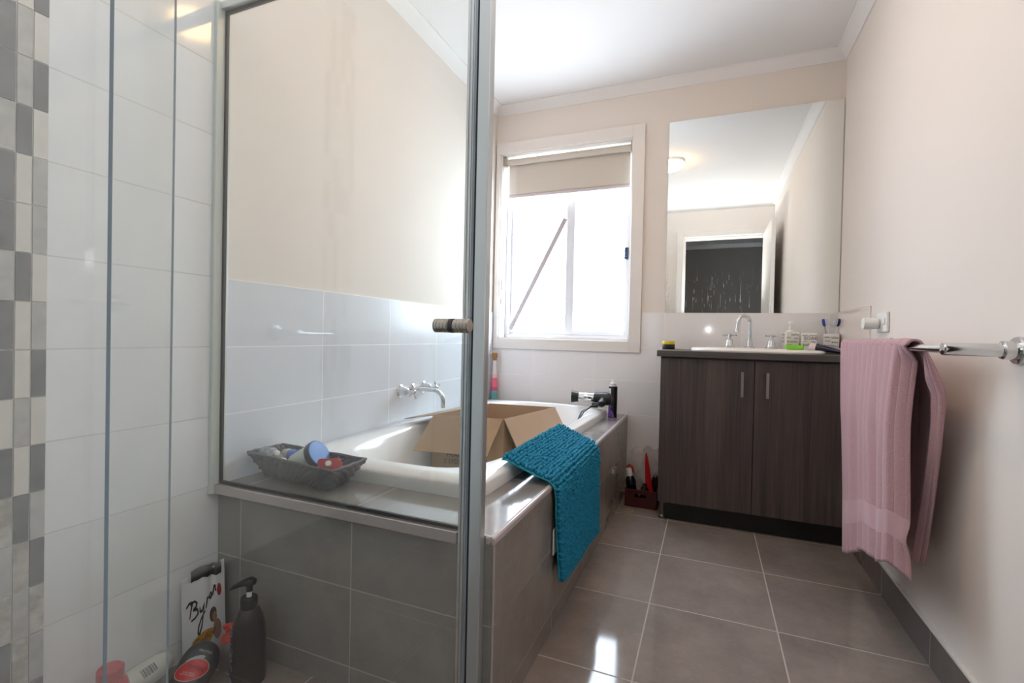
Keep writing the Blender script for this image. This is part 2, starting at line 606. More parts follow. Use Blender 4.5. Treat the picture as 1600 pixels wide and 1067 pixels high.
# hallway beyond the doorway
struct(build(MB().box(-2.2, 1.2, -5.5, -5.4, 0, ZC), 'wall_hallway_end', M['hall_wall'], smooth=0))
struct(build(MB().box(-2.3, -2.2, -5.4, -3.03, 0, ZC), 'wall_hallway_left', M['hall_wall'], smooth=0))
struct(build(MB().box(0.25, 0.35, -5.4, -3.03, 0, ZC), 'wall_hallway_right', M['hall_wall'], smooth=0))
struct(build(MB().box(-2.2, 0.25, -5.4, -5.35, ZC - 0.06, ZC), 'trim_7', M['ceiling'], smooth=0))

# cornices: coved profile swept along each wall
cp = [(0, 0), (0.0, -0.053), (0.006, -0.053), (0.010, -0.046), (0.020, -0.030), (0.034, -0.015), (0.046, -0.009), (0.053, -0.006), (0.053, 0)]
def cornice(nm, p0, p1, inward):
    i = Vector(inward)
    rs = []
    for p, s in ((Vector(p0), 1), (Vector(p1), -1)):
        d = (Vector(p1) - Vector(p0)).normalized() * s
        rs.append([p + i * a + d * a + Vector((0, 0, b)) for a, b in cp])
    struct(build(MB().rings(rs), nm, M['ceiling'], smooth=30))
cornice('trim_1', (XL - 0.006, 0, ZC), (0, 0, ZC), (0, -1, 0))
cornice('trim_2', (0, 0, ZC), (0, YN, ZC), (-1, 0, 0))
cornice('trim_3', (0, YN, ZC), (XL - 0.006, YN, ZC), (0, 1, 0))
cornice('trim_4', (XL - 0.006, YN, ZC), (XL - 0.006, 0, ZC), (1, 0, 0))

# ------------------------------------------------------------------ window
win = struct(empty('window_1', (-1.511, 0.1, WZ0)))
ar = MB()
AX0, AX1, AZ0, AZ1 = -1.975, -1.006, 0.848, 2.218
ar.box(AX0, WX0, -0.016, 0.0, WZ0, WZ1).box(WX1, AX1, -0.016, 0.0, AZ0, AZ1).box(AX0, WX1, -0.016, 0.0, AZ0, WZ0).box(AX0, WX1, -0.016, 0.0, WZ1, AZ1)
build(ar, 'architrave', M['trim'], win, smooth=0, bevel=0.002)
rv = MB()
rv.box(WX0, WX0 + 0.006, -0.004, 0.11, WZ0, WZ1).box(WX1 - 0.006, WX1, -0.004, 0.11, WZ0, WZ1).box(WX0, WX1, -0.004, 0.11, WZ0, WZ0 + 0.008).box(WX0, WX1, -0.004, 0.11, WZ1 - 0.006, WZ1)
build(rv, 'reveal_lining', M['trim'], win, smooth=0)
mwin = plain('white_powder_coat', '#dcdde2', 0.35, var=0.02)
fr = MB()
fx0, fx1, fz0, fz1 = WX0 + 0.006, WX1 - 0.006, WZ0 + 0.008, WZ1 - 0.006
fr.box(fx0, fx0 + 0.022, 0.1, 0.17, fz0, fz1).box(fx1 - 0.02, fx1, 0.1, 0.17, fz0, fz1).box(fx0 + 0.022, fx1 - 0.02, 0.1, 0.17, fz0, fz0 + 0.022).box(fx0 + 0.022, fx1 - 0.02, 0.1, 0.17, fz1 - 0.03, fz1)
build(fr, 'window_frame', mwin, win, smooth=0, bevel=0.002)
def sash(x0, x1, y0, y1, sw, nm):
    s = MB()
    z0, z1 = fz0 + 0.022, fz1 - 0.03
    s.box(x0, x0 + sw[0], y0, y1, z0, z1).box(x1 - sw[1], x1, y0, y1, z0, z1).box(x0 + sw[0], x1 - sw[1], y0, y1, z0, z0 + 0.028).box(x0 + sw[0], x1 - sw[1], y0, y1, z1 - 0.03, z1)
    so = build(s, 'sash', mwin, win, smooth=0, bevel=0.002)
    build(MB().box(x0 + sw[0], x1 - sw[1], (y0 + y1) / 2 - 0.002, (y0 + y1) / 2 + 0.002, z0 + 0.028, z1 - 0.03), 'pane', M['pane'], so, smooth=0)
    return so
sash(fx0 + 0.022, -1.470, 0.138, 0.160, (0.022, 0.030), 'left')
so = sash(-1.512, fx1 - 0.02, 0.108, 0.132, (0.055, 0.022), 'right')
latch = MB().box(fx1 - 0.048, fx1 - 0.024, 0.094, 0.109, 1.43, 1.505).box(fx1 - 0.044, fx1 - 0.03, 0.082, 0.096, 1.445, 1.475)
lo = build(latch, 'latch', plain('navy_latch', '#2c3558', 0.4), so, smooth=0, bevel=0.004)
lo['label'] = 'navy sash latch'

# thin stay rod propped across the left pane
o = build(MB().slab([(-1.909, 0.096, 0.986), (-1.882, 0.096, 0.972), (-1.505, 0.096, 1.706), (-1.532, 0.096, 1.722)], (0, 0.006, 0)), 'window_stay', plain('grey_brown_bar', '#b3a9ad', 0.5), smooth=0, bevel=0.001)
tag(o, 'thin grey bar propped diagonally across the left window pane', 'window stay')

# roller blind
bl = empty('roller_blind', (-1.511, 0.045, 2.115))
tag(bl, 'cream roller blind pulled a little way down the window', 'blind')
BZ = 2.105
build(MB().cyl((-1.918, 0.045, BZ), (-1.096, 0.045, BZ), 0.021, 28), 'roller', M['blind'], bl)
def fab(u, v):
    return (-1.912 + 0.81 * u, 0.0655 + 0.001 * math.sin(6 * u), BZ - (BZ - 1.885) * v)
build(MB().grid(fab, 12, 12, uv=False), 'fabric', M['blind'], bl, solid=0.001)
build(MB().box(-1.914, -1.1, 0.058, 0.073, 1.868, 1.887), 'bottom_bar', plain('blind_bar', '#cfc2c6', 0.4), bl, smooth=0, bevel=0.004)
for x0, x1 in ((-1.937, -1.919), (-1.095, -1.085)):
    build(MB().box(x0, x1, 0.02, 0.075, BZ - 0.03, BZ + 0.032), 'bracket', plain('blind_bracket', '#b9ae9c', 0.4), bl, smooth=0, bevel=0.004)
chain = MB()
for k in range(2):
    chain.tube([(-1.932, 0.036 + 0.018 * k, BZ), (-1.934, 0.034 + 0.018 * k, 1.6), (-1.935, 0.03 + 0.014 * k, 1.14)], 0.0014, 6)
chain.tube([(-1.935, 0.03, 1.14), (-1.936, 0.037, 1.125), (-1.935, 0.044, 1.14)], 0.0014, 6)
build(chain, 'pull_chain', M['white_plastic'], bl)
for z0, z1 in ((1.24, 1.31), (1.14, 1.19)):
    build(MB().box(-1.939, -1.929, 0.02, 0.034, z0, z1), 'chain_guide', M['white_plastic'], bl, smooth=0, bevel=0.003)

# ------------------------------------------------------------------ ceiling light (seen in the mirror and the tiles)
cl = empty('ceiling_light', (-0.965, -1.37, ZC - 0.07))
tag(cl, 'round glowing oyster light on the ceiling, seen in the mirror', 'ceiling light')
build(MB().lathe([(0.11, 0), (0.115, -0.012), (0.11, -0.02)], (-0.965, -1.37, ZC), n=36), 'light_base', M['white_plastic'], cl)
gl = NT('glowing_opal')
gl.set(Base_Color=(0.9, 0.85, 0.75, 1), Emission_Color=(1.0, 0.58, 0.22, 1), Emission_Strength=16.0, Roughness=0.3)
build(MB().lathe([(0.102, -0.02), (0.10, -0.045), (0.082, -0.066), (0.05, -0.078), (0.01, -0.082)], (-0.965, -1.37, ZC), n=36), 'diffuser', gl.m, cl)

# ================================================================== SHOWER SCREEN
sc = empty('shower_screen', (-1.55, -1.97, HOB))
tag(sc, 'fixed framed glass shower panel standing on the bath edge', 'shower screen')
build(MB().box(XL + 0.014, -1.156, -1.990, -1.956, 0.452, 0.480), 'bottom_rail', NT('pale_aluminium').set(Base_Color=srgb('#c9c2bf'), Metallic=0.85, Roughness=0.32).m, sc, smooth=0, bevel=0.002)
build(MB().box(XL + 0.014, -1.156, -1.990, -1.956, 1.866, 1.886), 'top_rail', M['alu'], sc, smooth=0, bevel=0.002)
build(MB().box(XL, XL + 0.014, -2.000, -1.956, 0.452, 1.886), 'wall_channel', plain('white_channel', '#cfd6d2', 0.3), sc, smooth=0, bevel=0.002)
sb = MB().box(XL + 0.014, -1.158, -1.976, -1.968, 0.480, 0.488).box(XL + 0.014, -1.158, -1.976, -1.968, 1.858, 1.866).box(XL + 0.014, XL + 0.022, -1.976, -1.968, 0.488, 1.858)
build(sb, 'seal', M['black_seal'], sc, smooth=0)
gp = MB().box(XL + 0.022, -1.158, -1.975, -1.969, 0.488, 1.858)
build(gp, 'glass_panel', M['glass_bath'], sc, smooth=0)

ps = empty('shower_post', (-1.125, -1.975, 0))
tag(ps, 'tall silver corner post of the shower, floor to top rail', 'post')
rib = MB().box(-1.154, -1.130, -1.985, -1.958, 0.0, 1.886)
for k in range(3):
    rib.box(-1.1535 + 0.0082 * k, -1.1470 + 0.0082 * k, -1.988, -1.985, 0, 1.886)
build(rib, 'ribbed_profile', M['alu'], ps, smooth=0, bevel=0.0012)
build(MB().box(-1.130, -1.123, -1.986, -1.96, 0.0, 1.886), 'black_strip', M['black_seal'], ps, smooth=0)
build(MB().box(-1.123, -1.094, -1.992, -1.9665, 0.0, 1.886), 'corner_profile', M['alu'], ps, smooth=0, bevel=0.002)

dr = empty('shower_door', (-1.105, -2.36, 0.02))
tag(dr, 'clear frameless glass shower door with a small round knob', 'shower door')
dg_ = MB()
dg_.box(-1.108, -1.102, -2.713, -2.040, 0.02, 1.87)
o = build(dg_, 'door_glass', [M['glass_clear'], M['glass_edge']], dr, smooth=0)
for p in o.data.polygons:
    if abs(p.normal.y) > 0.9 or abs(p.normal.z) > 0.9:
        p.material_index = 1
KY, KZ = -2.118, 0.953
for s, (xa, xb) in ((1, (-1.102, -1.070)), (-1, (-1.108, -1.140))):
    kb = MB()
    d = 1 if xb > xa else -1
    prof = [(0.006, 0), (0.013, 0.001)]
    for k in range(4):
        h = 0.0025 + k * 0.0078
        prof += [(0.0128, h), (0.0142, h + 0.001), (0.0142, h + 0.0055), (0.0128, h + 0.0066)]
    prof += [(0.0142, 0.0335), (0.0135, 0.0345), (0.004, 0.0347)]
    kb.lathe(prof, (xa + d * 0.0015, KY, KZ), (d, 0, 0), 28)
    build(kb, 'knob', M['steel'], dr, smooth=30)
build(MB().lathe([(0.0145, -0.0045), (0.0145, 0.0045)], (-1.105, KY, KZ), (1, 0, 0), 24), 'knob_washer', M['black_seal'], dr)

fp = empty('shower_side_panel', (-1.12, -2.78, 0.0))
tag(fp, 'soap-filmed fixed glass panel at the left edge beside the shower door', 'shower panel')
o = build(MB().box(-1.1210, -1.1175, YN + 0.012, -2.652, 0.02, 1.87), 'side_glass', [M['glass_hazy'], M['glass_edge']], fp, smooth=0)
for p in o.data.polygons:
    if abs(p.normal.y) > 0.9 or abs(p.normal.z) > 0.9:
        p.material_index = 1
build(MB().box(-1.13, -1.109, YN, YN + 0.02, 0, 1.886), 'wall_channel', M['alu'], fp, smooth=0)
build(MB().box(-1.13, -1.109, YN + 0.02, -2.652, 0.0, 0.022), 'bottom_channel', M['alu'], fp, smooth=0)

# ================================================================== BATH
bs = empty('bath_surround', (-1.5, -1.0, 0))
tag(bs, 'grey tiled step and ledge built around the white bath', 'bath surround')
BX, BY = -1.070, -1.966
build(MB().box(XL + 0.001, BX - 0.003, BY, BY + 0.03, 0, HOB - 0.012), 'front_panel', M['tile_front'], bs, smooth=0)
build(MB().box(BX - 0.03, BX, BY + 0.004, -0.005, 0, HOB - 0.012), 'side_panel', M['tile_side'], bs, smooth=0)
tp = MB().box(XL + 0.001, BX - 0.004, BY + 0.004, -1.66, HOB - 0.012, HOB).box(-1.245, BX - 0.004, -1.66, -0.005, HOB - 0.012, HOB)  .box(XL + 0.001, -1.245, -0.19, -0.005, HOB - 0.012, HOB)
build(tp, 'ledge_tiles', M['tile_top'], bs, smooth=0)
et = MB().box(BX - 0.010, BX + 0.0015, BY - 0.0015, -0.005, HOB - 0.019, HOB + 0.001).box(-1.094, BX - 0.010, BY - 0.0015, BY + 0.010, HOB - 0.019, HOB + 0.001)
build(et, 'edge_trim', M['tile_trim'], bs, smooth=40, bevel=0.005, seg=3)
build(MB().box(BX - 0.004, BX + 0.0005, BY, BY + 0.004, 0, HOB - 0.013), 'corner_trim', M['tile_trim'], bs, smooth=0)

# the tub
tcx, tcy, thx, thy = -1.5745, -0.9425, 0.3965, 0.8225
icx, icy, ihx, ihy = -1.508, -0.945, 0.293, 0.758
RIM = 0.532
rg = [superellipse(tcx, tcy, thx, thy, 40, z, 96) for z in (HOB - 0.02, HOB + 0.002, 0.506)]
rg += [superellipse(tcx, tcy, thx - d, thy - d, 38, z, 96) for d, z in ((0.0015, 0.5105), (0.005, 0.514), (0.012, 0.517))]
rg += [superellipse(icx, icy, ihx + 0.010, ihy + 0.010, 4.5, RIM, 96), superellipse(icx, icy, ihx + 0.003, ihy + 0.003, 4.4, RIM - 0.003, 96), superellipse(icx, icy, ihx - 0.004, ihy - 0.006, 4.2, RIM - 0.012, 96)]
for z, a, b, e in ((0.42, 0.022, 0.05, 3.8), (0.30, 0.05, 0.11, 3.4), (0.20, 0.075, 0.16, 3.2), (0.165, 0.10, 0.19, 3.0), (0.15, 0.14, 0.24, 3.0), (0.147, 0.2, 0.4, 2.6)):
    rg.append(superellipse(icx, icy, ihx - a, ihy - b, e, z, 96))
rg = [[(x + (0.028 * (y - tcy) - 0.012) * (x - tcx + thx) / (2 * thx), y, z) for x, y, z in r] for r in rg]
tub = empty('bathtub', (tcx, tcy, HOB))
tag(tub, 'white acrylic bathtub set into the grey tiled surround', 'bathtub')
build(MB().rings(rg, cap0=False), 'tub_shell', M['acrylic'], tub, smooth=48)
build(MB().lathe([(0.03, 0), (0.03, 0.003), (0.02, 0.005)], (icx, -0.5, 0.147), n=20), 'waste', M['chrome'], tub)

# bath taps on the left wall
def cross_tap(name, wall_pt, axis, ref, stem=0.075, s=1.0, ang=0.3):
    """cross-head tap: flange, body and four-armed handle along axis, local origin at wall_pt"""
    r = empty(name, wall_pt)
    a = Vector(axis)
    build(MB().lathe([(0.031 * s, 0), (0.031 * s, 0.004 * s), (0.024 * s, 0.009 * s), (0.020 * s, 0.026 * s), (0.016 * s, 0.042 * s), (0.008 * s, 0.046 * s)], (0, 0, 0), axis, 24, ref=ref), 'tap_body', M['chrome'], r, world=False)
    h = MB()
    h.lathe([(0.006 * s, 0.042 * s), (0.006 * s, stem - 0.012 * s), (0.010 * s, stem - 0.010 * s), (0.010 * s, stem + 0.006 * s), (0.006 * s, stem + 0.009 * s)], (0, 0, 0), axis, 18, ref=ref)
    e1 = Vector(ref)
    e2 = a.cross(e1)
    for k in range(4):
        t = ang + k * PI / 2
        d = e1 * math.cos(t) + e2 * math.sin(t)
        h.tube([a * stem + d * 0.006 * s, a * stem + d * 0.026 * s, a * stem + d * 0.036 * s], 0.004, 10, rr=[0.0042 * s, 0.0040 * s, 0.0050 * s])
    build(h, 'cross_handle', M['chrome'], r, world=False)
    return r
t1 = cross_tap('bath_tap', (XL, -1.055, 0.660), (1, 0, 0), (0, 1, 0), ang=0.45)
tag(t1, 'chrome cross-handle bath tap nearest the camera, left of the spout', 'tap', 'wall taps over the bath')
t2 = copy_tree(t1)
t2.location = (XL, -0.855, 0.662)
tag(t2, 'chrome cross-handle bath tap behind the spout, nearer the window', 'tap', 'wall taps over the bath')
sp = empty('bath_spout', (XL, -0.955, 0.660))
tag(sp, 'chrome curved bath spout on the left wall between two taps', 'spout')
build(MB().lathe([(0.028, 0), (0.028, 0.004), (0.016, 0.010)], (0, 0, 0), (1, 0, 0), 24), 'flange', M['chrome'], sp, world=False)
pts = [(0, 0, 0), (0.06, 0, 0.003), (0.125, 0, 0.002)]
for k in range(1, 9):
    a = k / 8 * PI / 2
    pts.append((0.125 + 0.05 * math.sin(a), 0, 0.002 - 0.05 * (1 - math.cos(a))))
pts.append((0.175, 0, -0.078))
build(MB().tube(pts, 0.0105, 16), 'spout_pipe', M['chrome'], sp, world=False, smooth=60)

# cardboard box standing in the tub
FL, FR, BR, BL = Vector((-1.727, -1.17, .585)), Vector((-1.413, -1.12, .585)), Vector((-1.323, -.676, .585)), Vector((-1.662, -.724, .585))
cb = empty('cardboard_box', (-1.53, -0.92, 0.15))
tag(cb, 'open brown cardboard box with flaps out, standing in the bathtub', 'cardboard box')
zb = Vector((0, 0, -0.43))
cen = (FL + FR + BR + BL) / 4
def inn(p, k=0.985):
    return cen + (p - cen) * k
b = MB()
for p, q in ((FL, FR), (FR, BR), (BR, BL), (BL, FL)):
    b.add([p + zb, q + zb, q, p, inn(p) + zb, inn(q) + zb, inn(q), inn(p)], [(0, 1, 2, 3)], 0)
    b.add([inn(p) + zb, inn(q) + zb, inn(q), inn(p), p, q], [(3, 2, 1, 0), (2, 3, 4, 5)], 1)
b.add([FL + zb, FR + zb, BR + zb, BL + zb], [(0, 1, 2, 3)], 1)
build(b, 'carton', [M['card'], M['card_in']], cb, smooth=0)
def flap(p, q, v, m):
    v = Vector(v)
    n = (q - p).cross(v).normalized() * 0.004
    d = (q - p) * 0.012
    f = MB().slab([p + d, q - d, q - d + v, p + d + v], n)
    return build(f, 'flap', m, cb, smooth=0, bevel=0.001)
flap(FL, FR, (0.004, -0.159, -0.119), M['card'])
flap(FR, BR, (0.085, -0.017, -0.145), M['card_in'])
flap(BL, FL, (-0.17, 0.03, -0.035), M['card'])
flap(BR, BL, (-0.02, 0.11, -0.06), M['card_in'])
# marker scrawl and print on the box front
def frontmap(u, v):
    d = (FR - FL).normalized()
    n = Vector((d.y, -d.x, 0)) * 0.0012
    return (FL + FR) / 2 + d * u + Vector((0, 0, v)) + n
mk = plain('marker_ink', '#2b2522', 0.6)
pr_ = join(text_mb('FRAGILE', 0.03, lambda u, v: frontmap(u - 0.035, v - 0.166)), text_mb('2 SYDNEY', 0.026, lambda u, v: frontmap(u - 0.045, v - 0.196)))
build(pr_, 'lettering', mk, cb, smooth=0)
def sidemap(u, v):
    d = (BR - FR).normalized()
    n = Vector((d.y, -d.x, 0)) * 0.0012
    return FR + d * u + Vector((0, 0, v)) + n
build(join(stroke([(0.03, -0.15), (0.075, -0.15)], 0.0018, sidemap), stroke([(0.075, -0.15), (0.075, -0.11)], 0.0018, sidemap)), 'printed_mark', mk, cb, smooth=0)

# ------------------------------------------------------------------ teal chenille bath mat over the tub edge
def mat_path():
    P = [(-1.228, 0.541), (-1.21, 0.540), (-1.192, 0.532), (-1.172, 0.522), (-1.14, 0.509), (-1.11, 0.497), (-1.083, 0.489), (-1.066, 0.479), (-1.058, 0.464), (-1.055, 0.43), (-1.054, 0.30), (-1.053, 0.115)]
    return [Vector((p[0], 0, p[1])) for p in P]
mp = mat_path()
ml = [0]
for i in range(1, len(mp)):
    ml.append(ml[-1] + (mp[i] - mp[i - 1]).length)
MLEN = ml[-1]
def mat_pt(s):
    for i in range(1, len(mp)):
        if s <= ml[i] or i == len(mp) - 1:
            f = (s - ml[i - 1]) / (ml[i] - ml[i - 1])
            p = mp[i - 1].lerp(mp[i], f)
            t = (mp[i] - mp[i - 1]).normalized()
            return p, Vector((-t.z, 0, t.x)) if t.x * 1 + 0 >= -1 else t
def mat_surf(u, v):
    # u along Y (0 near .. 1 far), v along the drape
    s = v * MLEN
    p, n = mat_pt(s)
    if n.z < 0 and n.x < 0:
        n = -n
    y = -1.535 + u * 0.60
    if v < 0.45:
        y -= 0.03 * (1 - v / 0.45) * (1 - u)
    drop = max(0.0, v - 0.5) * 2
    p = Vector((p.x, y + 0.03 * drop * (1 - u) - 0.02 * drop * u, p.z + 0.0 * drop * u + 0.045 * drop * (1 - u)))
    p.x += 0.004 * math.sin(u * 7) * drop + 0.006 * drop * drop
    return p, n
bmt = empty('bath_mat', (-1.06, -1.23, HOB))
tag(bmt, 'teal chenille bath mat draped over the edge of the bath', 'bath mat')
build(MB().grid(lambda u, v: mat_surf(u, v)[0], 20, 60, uv=False), 'backing', M['teal_back'], bmt, solid=0.004, smooth=60)
pile = MB()
ico = bmesh.new()
bmesh.ops.create_icosphere(ico, subdivisions=1, radius=1.0)
iv = [v.co.copy() for v in ico.verts]
ifc = [[v.index for v in f.verts] for f in ico.faces]
ico.free()
rnd = random.Random(3)
nu_, nv_ = 42, 46
for j in range(nv_):
    for i in range(nu_):
        u = (i + 0.5 + rnd.uniform(-.25, .25) + (0.5 if j % 2 else 0) * 0.6) / (nu_ + 0.3)
        v = (j + 0.5 + rnd.uniform(-.2, .2)) / nv_
        p, n = mat_surf(min(max(u, 0.005), 0.995), v)
        tv = (mat_surf(u, min(v + 0.01, 1))[0] - mat_surf(u, max(v - 0.01, 0))[0]).normalized()
        ty = n.cross(tv).normalized()
        a = rnd.uniform(-.5, .5)
        e1 = tv * math.cos(a) + ty * math.sin(a)
        e2 = n.cross(e1)
        sx, sy, sz = rnd.uniform(.0055, .0075), rnd.uniform(.0075, .0098), rnd.uniform(.008, .012)
        c = p + n * (0.006 + rnd.uniform(0, .003))
        pile.add([c + e1 * (q.x * sx) + e2 * (q.y * sy) + n * (q.z * sz) for q in iv], ifc)
build(pile, 'pile', M['teal'], bmt, smooth=70)
build(MB().box(-1.0655, -1.0615, -1.525, -1.47, 0.25, 0.33), 'care_label', M['white_plastic'], bmt, smooth=0)

# ------------------------------------------------------------------ woven basket on the bath ledge
bk = empty('woven_basket', (-1.78, -1.84, HOB))
tag(bk, 'small grey woven basket holding toiletries on the bath ledge', 'basket')
T = [Vector((-1.963, -1.880, 0.551)), Vector((-1.582, -1.925, 0.549)), Vector((-1.582, -1.785, 0.551)), Vector((-1.948, -1.760, 0.553))]
B = [Vector((-1.915, -1.850, HOB + 0.005)), Vector((-1.640, -1.878, HOB + 0.005)), Vector((-1.650, -1.790, HOB + 0.005)), Vector((-1.908, -1.772, HOB + 0.005))]
wv = MB()
ccx = sum((p.x for p in T)) / 4
ccy = sum((p.y for p in T)) / 4
def side(k):
    a, b_, c, d = B[k], B[(k + 1) % 4], T[(k + 1) % 4], T[k]
    L = ((b_ - a).length + (c - d).length) / 2
    nst = max(8, int(L / 0.0115))
    rows = 7
    out = ((b_ - a).cross(d - a)).normalized()
    nu, nv = nst * 4, rows * 4
    def f(u, v):
        p = a.lerp(b_, u).lerp(d.lerp(c, u), v)
        r = int(min(v, .9999) * rows)
        w = math.sin(u * nst * PI + (PI if r % 2 else 0))
        bulge = math.sin((v * rows % 1.0) * PI)
        return p + out * (0.0052 * w * bulge + 0.002 * bulge + 0.0012 * noise.noise(p * 90))
    return f, nu, nv
for k in range(4):
    f, nu, nv = side(k)
    wv.grid(f, nu, nv, uv=False)
build(wv, 'woven_sides', M['basket'], bk, smooth=30, solid=0.004)
build(MB().slab(B, (0, 0, 0.004)), 'basket_floor', M['basket'], bk, smooth=0)
rimp = []
for k in range(4):
    for q in range(10):
        rimp.append(T[k].lerp(T[(k + 1) % 4], q / 10) + Vector((0, 0, 0.0012 * math.sin(q * 2.2 + k))))
rimp.append(rimp[0])
build(MB().tube(rimp, 0.0045, 8), 'rim', M['basket'], bk, smooth=60)

# contents of the basket
def obj_frame(c, axis, ref=(0, 0, 1)):
    a = Vector(axis).normalized()
    r = Vector(ref)
    e1 = (r - a * r.dot(a)).normalized()
    return Vector(c), a, e1, a.cross(e1)
jr = empty('cosmetic_jar', (-1.76, -1.81, 0.5))
tag(jr, 'pale jar with a wide blue lid tilted in the woven basket', 'jar')
ja = Vector((0.86, 0.10, 0.52)).normalized()
jc = Vector((-1.786, -1.828, 0.5255))
build(MB().lathe([(0.036, -0.028), (0.040, -0.022), (0.041, 0.05)], jc, ja, 36), 'jar_body', M['pale_green'], jr)
l_ = build(MB().lathe([(0.0435, 0.048), (0.044, 0.05), (0.044, 0.066), (0.042, 0.068)], jc, ja, 36, cap1=False), 'lid', [M['dark_blue']], jr)
build(MB().lathe([(0.042, 0.0675), (0.040, 0.0690), (0.002, 0.0692)], jc, ja, 36, cap0=False), 'lid_top', M['blue_lid'], jr)
rb = empty('red_bottle', (-1.655, -1.86, 0.5))
tag(rb, 'small flat red bottle with a white cap, front of the woven basket', 'bottle')
ra = Vector((0.42, -0.62, 0.42)).normalized()
rc_ = Vector((-1.650, -1.862, 0.541))
def rrect(hx, hz, n=5, r=0.008):
    pts = []
    for sx, sz, a0 in ((1, 1, 0), (-1, 1, PI / 2), (-1, -1, PI), (1, -1, 1.5 * PI)):
        for k in range(n):
            a = a0 + k / (n - 1) * PI / 2
            pts.append((sx * (hx - r) + r * math.cos(a), sz * (hz - r) + r * math.sin(a)))
    return pts
_, a_, e1_, e2_ = obj_frame(rc_, ra)
build(MB().rings([[rc_ + a_ * h + e2_ * (p * k) + e1_ * (q * k) for p, q in rrect(0.032, 0.018)] for h, k in ((-0.05, .9), (-0.047, 1), (0.016, 1), (0.02, .93))]), 'bottle_body', M['red'], rb, smooth=40)
build(MB().lathe([(0.0085, 0.019), (0.0085, 0.03), (0.0075, 0.031)], rc_, ra, 20), 'cap', M['white_plastic'], rb)
clearp = glass('clear_plastic', (0.9, 0.92, 0.93), haze=0.35, hscale=40)
def clear_bottle(c, ax, label):
    r = empty('clear_bottle', c)
    build(MB().lathe([(0.004, 0), (0.017, 0.002), (0.018, 0.01), (0.018, 0.055), (0.012, 0.065), (0.008, 0.068)], c, ax, 20), 'bottle_body', clearp, r)
    e = Vector(c) + Vector(ax).normalized() * 0.068
    build(MB().lathe([(0.009, 0), (0.009, 0.012), (0.007, 0.013)], e, ax, 16), 'cap', M['white_plastic'], r)
    tag(r, label, 'bottle', 'clear bottles in the basket')
clear_bottle((-1.940, -1.845, 0.543), (0.75, -0.12, 0.10), 'clear plastic bottle lying at the far left end of the basket')
clear_bottle((-1.900, -1.858, 0.527), (0.75, -0.10, 0.10), 'clear plastic bottle lying in the basket, against the pale blue tube')
tb = empty('small_tube', (-1.84, -1.825, 0.5))
tag(tb, 'small beige tube with a shiny blue end lying in the woven basket', 'tube')
ta = Vector((0.9, -0.2, 0.04)).normalized()
tc = Vector((-1.890, -1.806, 0.540))
build(MB().lathe([(0.006, 0), (0.014, 0.006), (0.0165, 0.018), (0.0165, 0.04)], tc, ta, 20), 'tube_body', plain('beige_plastic', '#c9bda9', 0.35), tb)
build(MB().lathe([(0.0168, 0.04), (0.0168, 0.074), (0.014, 0.077)], tc, ta, 20), 'tube_end', plain('shiny_blue', '#3d6fd0', 0.2), tb)

# ------------------------------------------------------------------ cork bottle of coloured sand behind the tub
sbk = empty('sand_bottle', (-1.945, -0.05, HOB))
tag(sbk, 'tall slim cork-topped bottle with pink and teal layers, beside window', 'bottle')
SB = (-1.941, -0.05, HOB)
sl = NT('layered_sand')
zz = sep(sl, sl.pos())[2]
rmp = sl.node('ShaderNodeValToRGB', {0: sl.ramp(zz, HOB, HOB + 0.30)})
er = rmp.color_ramp
er.interpolation = 'CONSTANT'
for p_, c_ in ((0.0, '#7ab8b8'), (0.20, '#6fb5b4'), (0.31, '#d85f8a'), (0.40, '#f0758f'), (0.60, '#f3c3c6'), (0.68, '#e9e2df')):
    e = er.elements.new(p_) if p_ > 0 else er.elements[0]
    e.color = srgb(c_)
er.elements[-1].color = srgb('#e9e2df')
sl.set(Base_Color=rmp.outputs[0], Roughness=0.12)
build(MB().lathe([(0.022, 0), (0.0235, 0.004), (0.0235, 0.03), (0.020, 0.14), (0.013, 0.25), (0.012, 0.295)], SB, n=28), 'bottle_body', sl.m, sbk)
build(MB().lathe([(0.0125, 0.295), (0.0135, 0.312), (0.017, 0.318), (0.0185, 0.345), (0.017, 0.347)], SB, n=24), 'cork', plain('cork', '#b98d55', 0.8, var=0.4, scale=90, bump=0.3), sbk)

# ------------------------------------------------------------------ hair dryer and spray can at the far end of the ledge
hdr = empty('hair_dryer', (-1.22, -0.2, 0.56))
tag(hdr, 'black and chrome hair dryer lying on the bath rim beside spray can', 'hair dryer')
ha = Vector((-1, -0.10, 0.02)).normalized()
hc = Vector((-1.150, -0.205, 0.583))
build(MB().lathe([(0.027, 0.082), (0.0285, 0.085), (0.0285, 0.17), (0.027, 0.172)], hc, ha, 32), 'barrel', M['chrome'], hdr)
build(MB().lathe([(0.028, 0.172), (0.029, 0.178), (0.033, 0.20), (0.036, 0.212), (0.034, 0.212), (0.028, 0.195), (0.002, 0.19)], hc, ha, 32), 'nozzle', M['black'], hdr)
build(MB().lathe([(0.012, -0.02), (0.028, -0.016), (0.036, 0.0), (0.038, 0.03), (0.034, 0.07), (0.030, 0.083), (0.02, 0.084)], hc, ha, 32), 'motor_housing', M['black'], hdr)
hb = MB()
hs = hc + ha * 0.03
he = hs + Vector((0.004, -0.085, -0.022))
rs = []
for k in range(9):
    f = k / 8
    p = hs.lerp(he, f)
    d = (he - hs).normalized()
    e1 = ha
    e2 = d.cross(e1).normalized()
    w_, h_ = 0.025 - 0.004 * math.sin(f * PI), 0.021
    if k == 8:
        w_ *= 0.7; h_ *= 0.7
    rs.append([p + e1 * w_ * math.cos(2 * PI * i / 16) + e2 * h_ * math.sin(2 * PI * i / 16) for i in range(16)])
hb.rings(rs)
build(hb, 'handle', M['black'], hdr, smooth=60)
